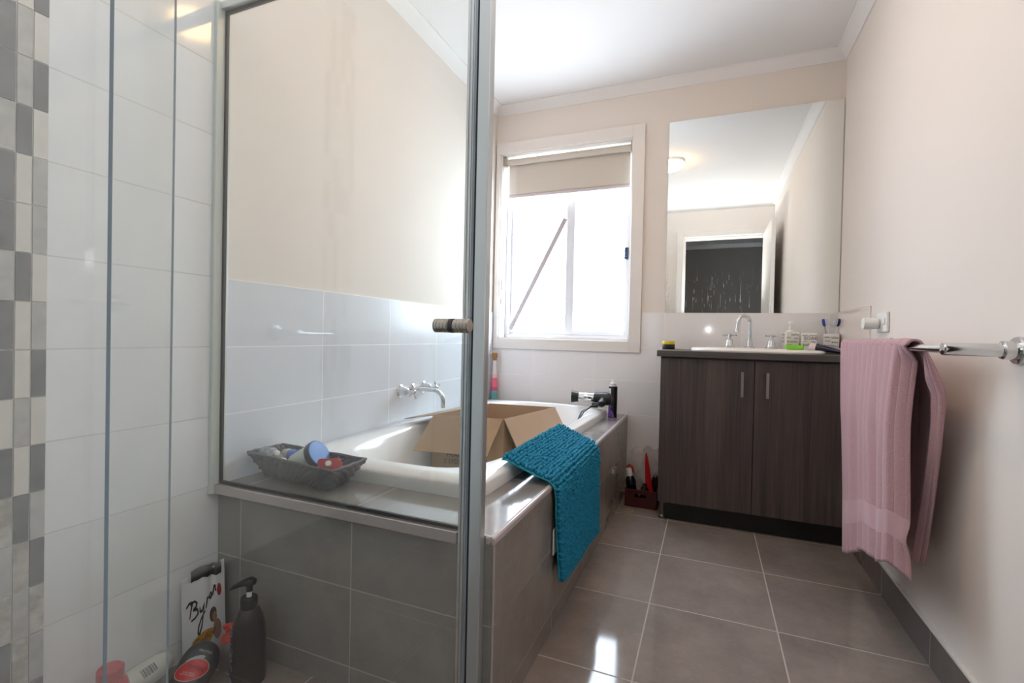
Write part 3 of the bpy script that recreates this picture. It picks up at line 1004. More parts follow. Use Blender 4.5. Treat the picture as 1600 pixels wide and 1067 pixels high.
build(MB().box(hs.x - 0.055, hs.x - 0.020, hs.y - 0.06, hs.y - 0.03, 0.536, 0.566), 'switch_block', plain('dark_plastic_grey', '#24282a', 0.45), hdr, smooth=0, bevel=0.006)
cd = MB()
p0 = he
for off in (0, 0.012):
    cd.tube([(p0.x - 0.004, p0.y + 0.004, 0.562), (p0.x - 0.05, p0.y - 0.045, 0.552 - off * 0.3), (-1.225, -0.36 - off, 0.548), (-1.238 - off, -0.44, 0.536), (-1.245 - off * .5, -0.50, 0.505), (-1.252, -0.55, 0.46)], 0.004, 8)
build(cd, 'cord', M['cord'], hdr, smooth=60)

spc = empty('spray_can', (-1.138, -0.139, HOB))
tag(spc, 'black and purple aerosol can standing on the tiled bath ledge', 'spray can')
SC = Vector((-1.138, -0.139, HOB))
cm = NT('black_can_purple_swoosh')
oc = cm.obj()
s3 = sep(cm, oc)
sw = cm.math('LESS_THAN', s3[2], cm.math('SUBTRACT', 0.072, cm.math('MULTIPLY', cm.math('POWER', cm.math('ADD', s3[0], 0.03), 2.0), 34.0)))
sw = cm.math('MULTIPLY', sw, cm.math('LESS_THAN', s3[0], 0.014))
lb = cm.math('MULTIPLY', cm.math('MULTIPLY', cm.math('GREATER_THAN', s3[2], 0.115), cm.math('LESS_THAN', s3[2], 0.168)), cm.math('LESS_THAN', s3[0], -0.007))
col1 = cm.mix(sw, srgb('#0d0d10'), cm.mix(cm.ramp(cm.noise(oc, 60), .35, .7), srgb('#5b2fa0'), srgb('#9a6fd0')))
cm.set(Base_Color=cm.mix(lb, col1, srgb('#d9d8dc')), Roughness=0.25)
build(MB().lathe([(0.024, 0), (0.0255, 0.002), (0.0255, 0.176), (0.024, 0.180)], (0, 0, 0), n=32), 'can_body', cm.m, spc, world=False)
build(MB().lathe([(0.024, 0.180), (0.0215, 0.186), (0.019, 0.188), (0.019, 0.193), (0.0185, 0.194)], (0, 0, 0), n=28), 'collar', plain('pale_collar', '#cfc4c4', 0.3), spc, world=False)
build(MB().lathe([(0.016, 0.194), (0.016, 0.200), (0.009, 0.203), (0.008, 0.214), (0.006, 0.215)], (0, 0, 0), n=24), 'spray_nozzle', M['white_plastic'], spc, world=False)
def canmap(u, v):
    a = -2.35 + u / 0.0255
    return Vector((0.0259 * math.cos(a), 0.0259 * math.sin(a), v))
build(text_mb('HAIR', 0.014, lambda u, v: canmap(-v * 1.0 - 0.004, 0.142 + u)), 'lettering', M['black'], spc, world=False, smooth=0)

# ================================================================== VANITY
VX0, VY, VT = -0.870, -0.425, 0.878
va = empty('vanity_cabinet', (-0.43, -0.2, 0))
tag(va, 'dark woodgrain two-door bathroom vanity cabinet under the mirror', 'cabinet')
CX0, CX1, CY = -0.853, -0.012, -0.400
cab = MB()
cab.box(CX0, CX0 + 0.016, CY + 0.018, -0.006, 0.1, 0.846).box(CX1 - 0.016, CX1, CY + 0.018, -0.006, 0.1, 0.846).box(CX0 + 0.016, CX1 - 0.016, CY + 0.018, -0.006, 0.1, 0.116).box(CX0 + 0.016, CX1 - 0.016, -0.016, -0.006, 0.116, 0.846).box(CX0 + 0.016, CX1 - 0.016, CY + 0.018, CY + 0.04, 0.80, 0.846)
build(cab, 'carcass', M['laminate'], va, smooth=0)
for x0, x1, hx in ((CX0 + 0.003, -0.4215, -0.474), (-0.4185, CX1 - 0.001, -0.366)):
    d = build(MB().box(x0, x1, CY, CY + 0.017, 0.101, 0.838), 'door', M['laminate'], va, smooth=0, bevel=0.001)
    h = MB().box(hx - 0.006, hx + 0.006, CY - 0.026, CY - 0.018, 0.665, 0.785).cyl((hx, CY, 0.68), (hx, CY - 0.02, 0.68), 0.004, 10).cyl((hx, CY, 0.77), (hx, CY - 0.02, 0.77), 0.004, 10)
    ho = build(h, 'handle', NT('satin_handle').set(Base_Color=srgb('#a7a4a2'), Metallic=0.9, Roughness=0.3).m, d, smooth=30)
build(MB().box(-0.815, CX1, -0.345, -0.329, 0.0, 0.1), 'kickboard', M['kick'], va, smooth=0)
lg = MB().lathe([(0.018, 0), (0.018, 0.012), (0.011, 0.02), (0.011, 0.1)], (-0.832, -0.34, 0), n=16)
build(lg, 'leg', NT('grey_leg').set(Base_Color=srgb('#7d7c78'), Metallic=0.8, Roughness=0.35).m, va)
build(MB().lathe([(0.018, 0), (0.018, 0.012), (0.011, 0.02), (0.011, 0.1)], (-0.832, -0.06, 0), n=16), 'leg', M['kick'], va)

ct = build(MB().box(VX0, -0.007, VY, -0.006, 0.847, VT), 'countertop', M['counter'], smooth=0, bevel=0.002)
tag(ct, 'dark grey laminate benchtop on the vanity cabinet', 'countertop')

bas = empty('wash_basin', (-0.41, -0.22, VT))
tag(bas, 'white ceramic wash basin set into the vanity benchtop', 'basin')
bx, by = -0.410, -0.213
br = [superellipse(bx, by, 0.302, 0.196, 3.2, VT - 0.001, 80), superellipse(bx, by, 0.305, 0.199, 3.2, VT + 0.006, 80), superellipse(bx, by, 0.300, 0.194, 3.2, VT + 0.015, 80), superellipse(bx, by, 0.286, 0.182, 3.1, VT + 0.019, 80)]
br += [superellipse(bx, by - 0.03, 0.24, 0.135, 2.8, VT + 0.019, 80), superellipse(bx, by - 0.03, 0.232, 0.127, 2.7, VT + 0.013, 80), superellipse(bx, by - 0.03, 0.215, 0.115, 2.5, VT + 0.006, 80), superellipse(bx, by - 0.03, 0.15, 0.08, 2.2, VT + 0.003, 80)]
build(MB().rings(br), 'bowl', M['ceramic'], bas, smooth=50)
ZB = VT + 0.019
v1 = cross_tap('basin_tap', (-0.522, -0.085, ZB), (0, 0, 1), (1, 0, 0), stem=0.066, ang=0.1)
tag(v1, 'chrome cross-handle tap on the basin, left of the gooseneck spout', 'tap', 'taps on the wash basin')
v2 = copy_tree(v1)
v2.location = (-0.320, -0.085, ZB)
v2.rotation_euler = (0, 0, 0.55)
tag(v2, 'chrome cross-handle tap on the basin, right of the gooseneck spout', 'tap', 'taps on the wash basin')
gs = empty('basin_spout', (-0.423, -0.085, ZB))
tag(gs, 'chrome gooseneck spout at the back of the wash basin', 'spout')
build(MB().lathe([(0.026, 0), (0.026, 0.004), (0.016, 0.009), (0.012, 0.045), (0.010, 0.047)], (0, 0, 0), n=28), 'spout_base', M['chrome'], gs, world=False)
gd = Vector((-0.85, -0.53, 0)).normalized()
pts = [(0, 0, 0.04), (0, 0, 0.08), (0, 0, 0.135)]
R_ = 0.036
for k in range(1, 13):
    a = PI * k / 12
    pts.append(gd * (R_ * (1 - math.cos(a))) + Vector((0, 0, 0.135 + R_ * math.sin(a))))
pts.append(gd * (2 * R_ + 0.003) + Vector((0, 0, 0.112)))
pts.append(gd * (2 * R_ + 0.005) + Vector((0, 0, 0.09)))
build(MB().tube(pts, 0.0088, 16), 'gooseneck', M['chrome'], gs, world=False, smooth=60)
build(MB().cyl(pts[-1] + Vector((0, 0, 0.012)), pts[-1] + Vector((0, 0, -0.006)), 0.0105), 'aerator', M['chrome'], gs, world=False)

# mirror
mi = NT('silvered_mirror')
p = mi.pos()
mv = mi.node('ShaderNodeVectorMath', {0: p, 1: (140, 140, 7)}, operation='MULTIPLY').outputs[0]
st = mi.ramp(mi.noise(mv, 1.0, 4, 0.7), 0.56, 0.64)
mv2 = mi.node('ShaderNodeVectorMath', {0: p, 1: (60, 60, 30)}, operation='MULTIPLY').outputs[0]
st = mi.math('MULTIPLY', st, mi.ramp(mi.noise(mv2, 1.0, 3), 0.40, 0.56))
px_ = sep(mi, p)
low = mi.ramp(px_[2], 1.09, 1.40, 1.0, 0.0)
low = mi.math('MULTIPLY', low, mi.ramp(px_[0], -0.45, -0.25, 1.0, 0.05))
drt = mi.math('MULTIPLY', st, low)
film = mi.math('MULTIPLY', mi.ramp(px_[0], -0.42, -0.3, 1.0, 0.2), 0.012)
glo = mi.node('ShaderNodeBsdfGlossy', {'Color': (0.86, 0.88, 0.86, 1), 'Roughness': 0.0}).outputs[0]
dif = mi.node('ShaderNodeBsdfDiffuse', {'Color': (0.8, 0.8, 0.78, 1)}).outputs[0]
fac = mi.math('ADD', mi.math('MULTIPLY', drt, 0.8), film, clamp=True)
mi.t.links.new(mi.node('ShaderNodeMixShader', {0: fac, 1: glo, 2: dif}).outputs[0], mi.out.inputs[0])
mr = build(MB().box(-0.870, -0.0065, -0.0055, -0.0005, TT + 0.0005, 2.203), 'wall_mirror', [mi.m, M['glass_edge']], smooth=0)
for q in mr.data.polygons:
    if abs(q.normal.y) < 0.9:
        q.material_index = 1
tag(mr, 'large frameless mirror on the far wall above the vanity', 'mirror')

# ------------------------------------------------------------------ things on the benchtop
jy = empty('hair_wax_jar', (-0.838, -0.1, VT))
tag(jy, 'small black jar with a yellow lid on the benchtop, left of basin', 'jar')
build(MB().lathe([(0.032, 0), (0.034, 0.003), (0.034, 0.026), (0.033, 0.028)], (-0.836, -0.12, VT), n=32), 'jar_body', M['black'], jy)
build(MB().lathe([(0.0345, 0.028), (0.035, 0.030), (0.035, 0.043), (0.033, 0.046), (0.002, 0.046)], (-0.836, -0.12, VT), n=32), 'lid', plain('yellow_lid', '#e2c81e', 0.4), jy)

tumc = plain('white_printed_ceramic', '#ebe8e3', 0.3, var=0.03)
ink = plain('grey_print', '#2c2a29', 0.5)
darkside = plain('dark_printed_side', '#5f5a58', 0.4, var=0.2)
def tumbler(name, loc, rz, h, words, open_top=True, hw=0.036):
    r = empty(name, loc, rz)
    def ring(k, z):
        return [Vector((a * k / 0.036, b * k / 0.036, z)) for a, b in rrect(0.036, 0.036, 5, 0.006)]
    b_ = MB()
    rr = [ring(hw * 0.93, 0), ring(hw * 0.97, 0.003), ring(hw, h - 0.002), ring(hw - 0.001, h)]
    if open_top:
        rr += [ring(hw - 0.004, h - 0.001), ring(hw - 0.006, 0.008)]
    b_.rings(rr)
    build(b_, 'cup', tumc, r, world=False, smooth=40)
    l = MB()
    for (wd, sz, u, v) in words:
        l = join(l, text_mb(wd, sz * 1.25, lambda a, c, u=u, v=v: Vector((a + u, -hw - 0.0006, c + v * h / 0.106))))
    for (wd, sz, u, v) in words[:4]:
        l = join(l, text_mb(wd, sz, lambda a, c, u=u, v=v: Vector((-hw - 0.0006, -(a + u * 0.4), c + v * h / 0.106))))
    build(l, 'lettering', ink, r, world=False, smooth=0)
    return r
W1 = [('bathe', .013, .010, .088), ('relax', .009, -.020, .070), ('calm', .010, .016, .066), ('breathe', .013, -.002, .046), ('wash', .011, -.018, .024), ('rest', .010, .016, .022)]
W2 = [('wash', .010, -.018, .089), ('unwind', .009, .016, .089), ('SOAK', .019, .008, .070), ('calm', .008, -.016, .052), ('relax', .009, .018, .050), ('bathe', .015, -.006, .030), ('rest', .009, .014, .010)]
W3 = [('calm', .010, -.018, .088), ('relax', .014, .014, .086), ('wash', .009, -.016, .068), ('bathe', .010, .016, .062), ('breathe', .011, -.008, .044), ('rest', .009, .020, .040), ('soak', .009, .008, .020)]
d1 = tumbler('soap_dispenser', (-0.232, -0.075, ZB), 0.25, 0.091, W1, False, 0.034)
tag(d1, 'white soap pump with printed words, leftmost of three printed pieces', 'soap dispenser')
pm = MB().lathe([(0.020, 0.108), (0.018, 0.114), (0.010, 0.118), (0.009, 0.130), (0.004, 0.131), (0.004, 0.150), (0.010, 0.151), (0.010, 0.158), (0.004, 0.160)], (0, 0, 0), n=20)
pm.tube([(0, 0, 0.155), (0.0, -0.02, 0.156), (0.0, -0.036, 0.152)], 0.004, 8)
pm.xf(Matrix.Translation((0, 0, -0.017)))
build(pm, 'pump', M['white_plastic'], d1, world=False)
d2 = tumbler('tumbler', (-0.148, -0.078, ZB), -0.12, 0.086, W2, True, 0.036)
tag(d2, 'empty white printed tumbler in the middle, right of soap pump', 'tumbler', 'printed tumblers')
d3 = tumbler('tumbler', (-0.046, -0.058, VT), -0.15, 0.102, W3, True, 0.035)
tag(d3, 'white printed tumbler by the right wall, holding two toothbrushes', 'tumbler', 'printed tumblers')
def brush(loc, tilt, body, label, bristle):
    r = empty('toothbrush', loc)
    t = Vector(tilt).normalized()
    build(MB().tube([t * 0, t * 0.06, t * 0.10, t * 0.135], 0.004, 10, rr=[0.0055, 0.0045, 0.003, 0.0028]), 'handle', body[0], r, world=False)
    hd_ = MB().lathe([(0.004, 0.130), (0.008, 0.136), (0.0088, 0.155), (0.007, 0.168), (0.002, 0.170)], (0, 0, 0), t, 14, sx=1.0, sy=0.7)
    build(hd_, 'brush_head', body[1], r, world=False)
    e = Vector((1, 0, 0)) * (1 if tilt[0] < 0 else -1)
    e = (e - t * e.dot(t)).normalized()
    f = t.cross(e)
    bb = MB()
    c = t * 0.150
    bb.hexa([c + t * a * 0.016 + f * b2 * 0.007 + e * k for k in (0.004, 0.020) for a, b2 in ((-1, -1), (1, -1), (1, 1), (-1, 1))])
    build(bb, 'bristles', bristle, r, world=False, smooth=0, bevel=0.001)
    tag(r, label, 'toothbrush', 'toothbrushes in the tumbler')
wb = plain('white_bristle', '#d8e2ee', 0.6, var=0.35, scale=250)
brush((-0.051, -0.058, VT + 0.012), (-0.18, 0.02, 1), (plain('grey_brush', '#a9a0a4', 0.3), plain('blue_head', '#2d469c', 0.3)), 'toothbrush with blue head leaning left in the printed tumbler', wb)
brush((-0.039, -0.058, VT + 0.012), (0.16, 0.02, 1), (M['white_plastic'], plain('navy_head', '#1f2b62', 0.3)), 'toothbrush with dark navy head leaning right in the printed tumbler', wb)
so_ = build(MB().rings([[(-0.222 + p, -0.150 + q * 0.6, z) for p, q in rrect(0.040 * k, 0.036 * k, 5, 0.010)] for z, k in ((ZB - 0.0005, .93), (ZB + 0.003, 1), (ZB + 0.017, 1), (ZB + 0.021, .95))]), 'soap_box', plain('lime_plastic', '#86d92b', 0.35), smooth=40)
tag(so_, 'bright lime green soap box on the right end of the basin', 'soap box')
tpz = 0.0155
tpo = empty('toothpaste_tube', (-0.09, -0.3, VT))
tag(tpo, 'navy toothpaste tube with white cap lying at front right of benchtop', 'toothpaste')
tA, tB = Vector((-0.150, -0.285, VT + 0.034)), Vector((-0.045, -0.335, VT + 0.012))
td = (tB - tA).normalized()
build(MB().lathe([(0.013, -0.028), (0.016, -0.026), (0.016, 0.0), (0.014, 0.001)], tA, td, 20), 'cap', plain('cream_cap', '#e6d8d4', 0.35), tpo)
rs = []
for k in range(12):
    f = k / 11
    hx = 0.016 + 0.008 * f
    hz = 0.015 * (1 - f) ** 0.5 + 0.003
    s_ = Vector((-td.y, td.x, 0)).normalized()
    n_ = td.cross(s_)
    if n_.z < 0:
        n_ = -n_
    c = tA.lerp(tB, f)
    rs.append([c + s_ * hx * math.cos(2 * PI * i / 20) + n_ * hz * math.sin(2 * PI * i / 20) for i in range(20)])
build(MB().rings(rs), 'tube_body', plain('navy_tube', '#15183f', 0.25, var=0.4, scale=40), tpo, smooth=60)
gt = empty('cosmetic_tube', (-0.04, -0.2, VT))
tag(gt, 'pale grey tube lying at the right end of the benchtop by the wall', 'tube')
build(MB().lathe([(0.008, -0.055), (0.015, -0.052), (0.0155, 0.03), (0.012, 0.05), (0.010, 0.05)], (-0.062, -0.215, VT + 0.0158), (0.62, -0.42, 0), 20), 'tube_body', plain('pale_grey_plastic', '#b9bdb9', 0.35), gt)

# ================================================================== RIGHT WALL THINGS
so2 = empty('power_outlet', (0, -0.69, 1.02))
tag(so2, 'white power outlet plate on the right wall above the towel', 'power outlet')
build(MB().box(-0.011, 0, -0.755, -0.640, 0.980, 1.058), 'plate', M['white_plastic'], so2, smooth=0, bevel=0.004)
build(MB().box(-0.015, -0.011, -0.742, -0.722, 1.010, 1.034), 'switch', M['white_plastic'], so2, smooth=0, bevel=0.002)
pg = build(MB().lathe([(0.017, 0), (0.021, 0.004), (0.0225, 0.02), (0.0235, 0.048), (0.022, 0.052), (0.004, 0.053)], (-0.0115, -0.672, 1.014), (-1, 0, 0), 28), 'plug_in_freshener', M['white_plastic'])
tag(pg, 'round white plug-in device pushed into the power outlet', 'plug')

RX, RZ = -0.125, 0.927
tr = empty('towel_rail', (0, -1.18, RZ))
tag(tr, 'chrome towel rail on the right wall carrying a pink towel', 'towel rail')
build(MB().cyl((RX, -0.80, RZ), (RX, -1.565, RZ), 0.0095, 20), 'bar', M['chrome'], tr)
for y in (-0.795, -1.575):
    build(MB().lathe([(0.031, 0), (0.031, 0.006), (0.029, 0.009), (0.0205, 0.0095), (0.0205, 0.03), (0.0195, 0.0315), (0.0150, 0.032), (0.0145, 0.131), (0.0135, 0.135), (0.004, 0.136)], (0, y, RZ), (-1, 0, 0), 32), 'post', M['chrome'], tr, smooth=30)

# pink towel
tw = NT('pink_terry')
uv = tw.uv()
us = sep(tw, uv)
on_ = tw.noise(tw.obj(), 420, 3, 0.7)
ribs = tw.math('ABSOLUTE', tw.math('SINE', tw.math('MULTIPLY', us[0], 40.0)))
band = tw.math('MULTIPLY', tw.math('GREATER_THAN', us[1], 0.072), tw.math('LESS_THAN', us[1], 0.128))
ribh = tw.math('MULTIPLY', tw.math('POWER', ribs, 0.5), tw.math('SUBTRACT', 1.0, band))
cl_ = tw.mix(tw.ramp(on_, 0.3, 0.7), srgb('#b58b91'), srgb('#d3abb1'))
cl_ = tw.mix(tw.math('MULTIPLY', tw.math('SUBTRACT', 1.0, ribs), 0.35), cl_, srgb('#d6b0b5'))
cl_ = tw.mix(band, cl_, srgb('#cba6ac'))
tw.set(Base_Color=cl_, Roughness=0.95, Specular_IOR_Level=0.1)
tw.set(Sheen_Weight=0.25)
tw.bump(tw.math('ADD', tw.math('MULTIPLY', ribh, 2.2), tw.math('MULTIPLY', on_, tw.math('SUBTRACT', 1.15, band))), 0.7, 0.003)
NF, NA, NB = 60, 10, 44
def towel(u, v):
    # u: far edge .. near edge (incl. the turned-in strip), v: front hem .. over the rail .. back hem
    n = v * (NF + NA + NB)
    um = min(u / 0.82, 1.0)
    st_ = max(0.0, (u - 0.82) / 0.18)
    yfar, ynear = -0.715, -1.315
    if n <= NF:                                   # front
        s = 1 - n / NF                            # 0 at rail, 1 at hem
        hem = 0.172 + 0.160 * um + 0.0 * st_
        hem -= 0.022 * st_
        hem -= 0.012 * math.sin(um * 9)
        z = RZ + 0.004 - (RZ + 0.004 - hem) * s
        x = RX - 0.0175 - 0.008 * min(1, s * 3) - 0.004 * s
        x += (0.006 * math.sin(um * 17 + 1.5 * s) + 0.004 * math.sin(um * 31 + 2)) * min(1, s * 2.5)
        y = yfar + (ynear - yfar) * um
        y -= 0.14 * s * (1 - um)
        y += 0.012 * math.sin(s * 5) * um
        k = min(1, s * 16)
        pinch = math.exp(-((s - 0.84) / 0.05) ** 2)
        x += st_ * (0.040 - 0.010 * pinch) * k + 0.004 * math.sin(st_ * PI) * k
        y -= (math.sin(st_ * PI / 2) * 0.038 + 0.014 * st_ * (s > 0.86) * (s - 0.86) / 0.14) * k + st_ * 0.060 * (1 - k)
        return (x, y, z)
    if n <= NF + NA:
        a = (n - NF) / NA * PI
        yn = ynear - 0.075
        y = yfar + (yn - yfar) * u
        rr_ = 0.0175 + 0.001 * math.sin(u * 23)
        return (RX - rr_ * math.cos(a), y, RZ + 0.004 + rr_ * math.sin(a))
    s = (n - NF - NA) / NB
    hem = 0.33 - 0.02 * u
    z = RZ + 0.004 - (RZ + 0.004 - hem) * s
    x = RX + 0.0175 + 0.038 * min(1, s * 5) + 0.014 * s + 0.006 * math.sin(u * 20 + s * 2) * min(1, s * 3)
    kk = min(1, s * 7)
    uu = min(u / 0.84, 1.0)
    sp = max(0.0, (u - 0.84) / 0.16)
    x += 0.012 * uu * kk
    x -= (0.030 - 0.006 * s) * sp * kk
    x = min(x, -0.014)
    yn = ynear - 0.075 - 0.035 * math.sin(min(1, s * 2.2) * PI / 2) + 0.17 * s ** 1.3
    y = yfar + (yn - yfar) * (uu * (1 - (1 - kk) * 0.0)) + (0.012 * math.sin(sp * PI) * -1 + 0.022 * sp) * kk
    return (x, y, z)
t_ = build(MB().grid(towel, 110, NF + NA + NB), 'bath_towel', tw.m, smooth=80, solid=0.006)
tag(t_, 'dusty pink ribbed bath towel hung over the chrome rail', 'towel')

# ================================================================== CORNER BY THE VANITY
rbx = empty('storage_box', (-0.955, -0.17, 0))
tag(rbx, 'dark red open box of bottles on the floor between bath and vanity', 'box')
X0, X1, Y0, Y1, H = -1.040, -0.868, -0.250, -0.090, 0.098
bb = MB()
bb.box(X0, X0 + 0.004, Y0, Y1, 0.001, H).box(X1 - 0.004, X1, Y0, Y1, 0.001, H).box(X0 + 0.004, X1 - 0.004, Y1 - 0.004, Y1, 0.001, H).box(X0 + 0.004, X1 - 0.004, Y0 + 0.004, Y1 - 0.004, 0.001, 0.005)
bb.box(X0 + 0.004, X1 - 0.004, Y0, Y0 + 0.004, 0.001, 0.055).box(X0 + 0.004, -0.985, Y0, Y0 + 0.004, 0.055, 0.075).box(-0.925, X1 - 0.004, Y0, Y0 + 0.004, 0.055, 0.075).box(X0 + 0.004, X1 - 0.004, Y0, Y0 + 0.004, 0.075, H)
build(bb, 'box_shell', M['darkred'], rbx, smooth=0)
sbn = empty('spray_bottle', (-1.0, -0.15, 0.1))
tag(sbn, 'dark bottle with white neck and red trigger leaning in dark red box', 'bottle')
ba = Vector((-0.12, -0.10, 1)).normalized()
bc = Vector((-1.005, -0.170, 0.012))
build(MB().lathe([(0.026, 0), (0.028, 0.004), (0.028, 0.115), (0.022, 0.135), (0.014, 0.145)], bc, ba, 24), 'bottle_body', M['black_gloss'], sbn)
build(MB().lathe([(0.015, 0.145), (0.015, 0.185), (0.010, 0.188)], bc, ba, 20), 'neck', M['white_plastic'], sbn)
tp_ = bc + ba * 0.19
build(MB().tube([tp_ + Vector((-0.012, 0, 0.0)), tp_ + Vector((0.0, 0, 0.016)), tp_ + Vector((0.018, -0.004, 0.008)), tp_ + Vector((0.028, -0.008, -0.022))], 0.008, 10, rr=[0.007, 0.009, 0.008, 0.005]), 'trigger', plain('orange_red', '#a63a22', 0.4), sbn)
db2 = build(MB().lathe([(0.02, 0), (0.022, 0.004), (0.022, 0.08), (0.012, 0.095), (0.011, 0.11), (0.009, 0.111)], (-0.945, -0.17, 0.006), (0.05, -0.05, 1), 22), 'dark_bottle', plain('smoky_bottle', '#2a2426', 0.25))
tag(db2, 'short dark bottle in the middle of the dark red box', 'bottle')
cmb = MB()
def cpt(f, w):
    p = Vector((-0.912, -0.165, 0.03)).lerp(Vector((-0.940, -0.150, 0.285)), f)
    return p + Vector((w, 0.3 * w, 0))
rs = []
for k in range(11):
    f = k / 10
    w_ = 0.020 * (1 - f) ** 0.7 + 0.003
    rs.append([cpt(f, -w_) + Vector((0, -0.005, 0)), cpt(f, w_) + Vector((0, -0.005, 0)), cpt(f, w_) + Vector((0, 0.005, 0)), cpt(f, -w_) + Vector((0, 0.005, 0))])
cmb.rings(rs)
o = build(cmb, 'plastic_scraper', plain('bright_red_plastic', '#c01a1c', 0.3), smooth=40, bevel=0.001)
tag(o, 'pointed red plastic blade standing up out of the dark red box', 'scraper')
hbr = empty('hair_brush', (-0.89, -0.16, 0.05))
tag(hbr, 'black hairbrush head beside the red blade in the red box', 'hairbrush')
build(MB().lathe([(0.004, 0), (0.008, 0.004), (0.008, 0.07), (0.018, 0.09), (0.021, 0.12), (0.016, 0.15), (0.004, 0.158)], (-0.893, -0.150, 0.008), (0.06, -0.06, 1), 18, sy=0.6), 'brush_body', M['black'], hbr)
bri = MB()
for k in range(30):
    z = 0.09 + 0.002 * k
    a = k * 2.4
    q = Vector((-0.893 + 0.06 * z, -0.150 - 0.06 * z, 0.008 + z))
    bri.cyl(q, q + Vector((0.024 * math.cos(a), 0.016 * math.sin(a), 0.002)), 0.0008, 5)
build(bri, 'bristles', M['black_gloss'], hbr)
bag = NT('thin_translucent_bag')
tr_ = bag.node('ShaderNodeBsdfTransparent', {0: (0.9, 0.88, 0.88, 1)}).outputs[0]
bd = bag.node('ShaderNodeBsdfPrincipled', {'Base Color': srgb('#f3ecec'), 'Roughness': 0.18}).outputs[0]
tl_ = bag.node('ShaderNodeBsdfTranslucent', {0: srgb('#e6dcdc')}).outputs[0]
m1 = bag.node('ShaderNodeMixShader', {0: 0.35, 1: bd, 2: tl_}).outputs[0]
bag.t.links.new(bag.node('ShaderNodeMixShader', {0: 0.6, 1: tr_, 2: m1}).outputs[0], bag.out.inputs[0])
def bagf(u, v):
    a = u * 2 * PI
    r = (0.075 + 0.012 * math.sin(3 * a + 4 * v) + 0.008 * math.sin(7 * a)) * (0.75 + 0.35 * math.sin(v * PI * 0.8))
    c = Vector((-0.945, -0.075, 0.02 + v * 0.265))
    p = c + Vector((r * 1.05 * math.cos(a), r * 0.62 * math.sin(a), 0.018 * math.sin(5 * a) * v))
    p += Vector((0.008, 0.006, 0.006)) * noise.noise(p * 40)
    p.y = min(p.y, -0.010)
    p.x = max(min(p.x, -0.862), -1.055)
    return p
o = build(MB().grid(bagf, 60, 26, uv=False), 'plastic_bag', bag.m, smooth=25)
tag(o, 'crumpled translucent plastic bag behind the dark red box', 'plastic bag')
hair_ = MB()
pts = [Vector((-1.006 + 0.022 * math.cos(a) + 0.004 * math.sin(3 * a), -0.335 + 0.030 * math.sin(a), 0.0035)) for a in [2 * PI * k / 24 for k in range(25)]]
hair_.tube(pts, 0.0032, 8)
o = build(hair_, 'hair_tie', plain('tan_elastic', '#a9906a', 0.7), smooth=60)
tag(o, 'small tan hair tie lying on the floor before the red box', 'hair tie')

# ================================================================== SHOWER FLOOR THINGS
pb = empty('pump_bottle', (-1.747, -2.045, 0))
tag(pb, 'tall matte black pump bottle standing on the shower floor', 'bottle')
PB = Vector((-1.747, -2.045, 0))
mblk = plain('matte_black_bottle', '#1b1c1d', 0.42, var=0.1)
build(MB().lathe([(0.040, 0), (0.0435, 0.003), (0.044, 0.02), (0.0425, 0.12), (0.0395, 0.150), (0.034, 0.174), (0.025, 0.192), (0.020, 0.198)], PB, n=36), 'bottle_body', mblk, pb)
build(MB().lathe([(0.0205, 0.196), (0.0215, 0.198), (0.0215, 0.221), (0.0195, 0.224), (0.0085, 0.225)], PB, n=32), 'collar', M['black'], pb)
build(MB().lathe([(0.0066, 0.224), (0.0066, 0.241)], PB, n=16), 'pump_stem', M['white_plastic'], pb)
ph = MB().lathe([(0.009, 0.240), (0.009, 0.256), (0.006, 0.258)], PB, n=16)
hdv = Vector((-0.90, -0.28, 0)).normalized()
sdv = Vector((-hdv.y, hdv.x, 0))
rs = []
for f, w_, h_, dz in ((-0.30, .004, .003, .263), (-0.24, .013, .008, .264), (-0.05, .016, .010, .266), (0.2, .013, .009, .262), (0.55, .010, .007, .253), (0.85, .0075, .005, .244), (1.0, .004, .003, .238)):
    c = PB + hdv * (0.058 * f) + Vector((0, 0, dz))
    rs.append([c + sdv * w_ * math.cos(2 * PI * i / 14) + Vector((0, 0, h_ * math.sin(2 * PI * i / 14))) for i in range(14)])
ph.rings(rs)
build(ph, 'pump_head', M['black'], pb, smooth=60)
def pbmap(u, v):
    a = math.radians(-107) + u / 0.044
    return PB + Vector((0.0446 * math.cos(a), 0.0446 * math.sin(a), v))
gi = plain('grey_print_ink', '#8b919c', 0.5)
build(join(text_mb('NATURAL', 0.030, lambda u, v: pbmap(-v, 0.105 - u * 0.85)), disc_uv(0.0, 0.018, 0.011, 0.013, pbmap, n=4)), 'lettering', gi, pb, smooth=0)

# coffee pouch
pc = empty('coffee_pouch', (-1.935, -2.03, 0))
tag(pc, 'white foil pouch with torn black top leaning in the shower corner', 'pouch')
PA, PB2 = Vector((-1.960, -2.078, 0.0)), Vector((-1.912, -1.985, 0.0))
PH = 0.245
pd = (PB2 - PA)
pn = Vector((pd.y, -pd.x, 0)).normalized()
if pn.x < 0:
    pn = -pn
def pouchf(u, v, side_):
    p = PA + pd * u + Vector((0, 0, PH * v + 0.022 * u * v))
    bul = 0.024 * math.sin(PI * min(max(u, 0), 1)) * max(0.0, 1 - v) ** 0.8 + 0.005 * (1 - v)
    p += pn * bul * side_ + pn * 0.003 * noise.noise(Vector((u * 3, v * 5, side_)))
    crease = 0.007 * math.exp(-((u - 0.75 + 0.3 * (1 - v)) / 0.07) ** 2) * max(0, v - 0.4)
    p += pn * (-crease * 2 if side_ > 0 else 0)
    p -= Vector((1, 0.0, 0)) * 0.012 * v
    p.x = max(p.x, XL + 0.003)
    return p
foil = plain('white_foil', '#dcdcdc', 0.32, var=0.05, scale=14, bump=0.05)
pf = MB()
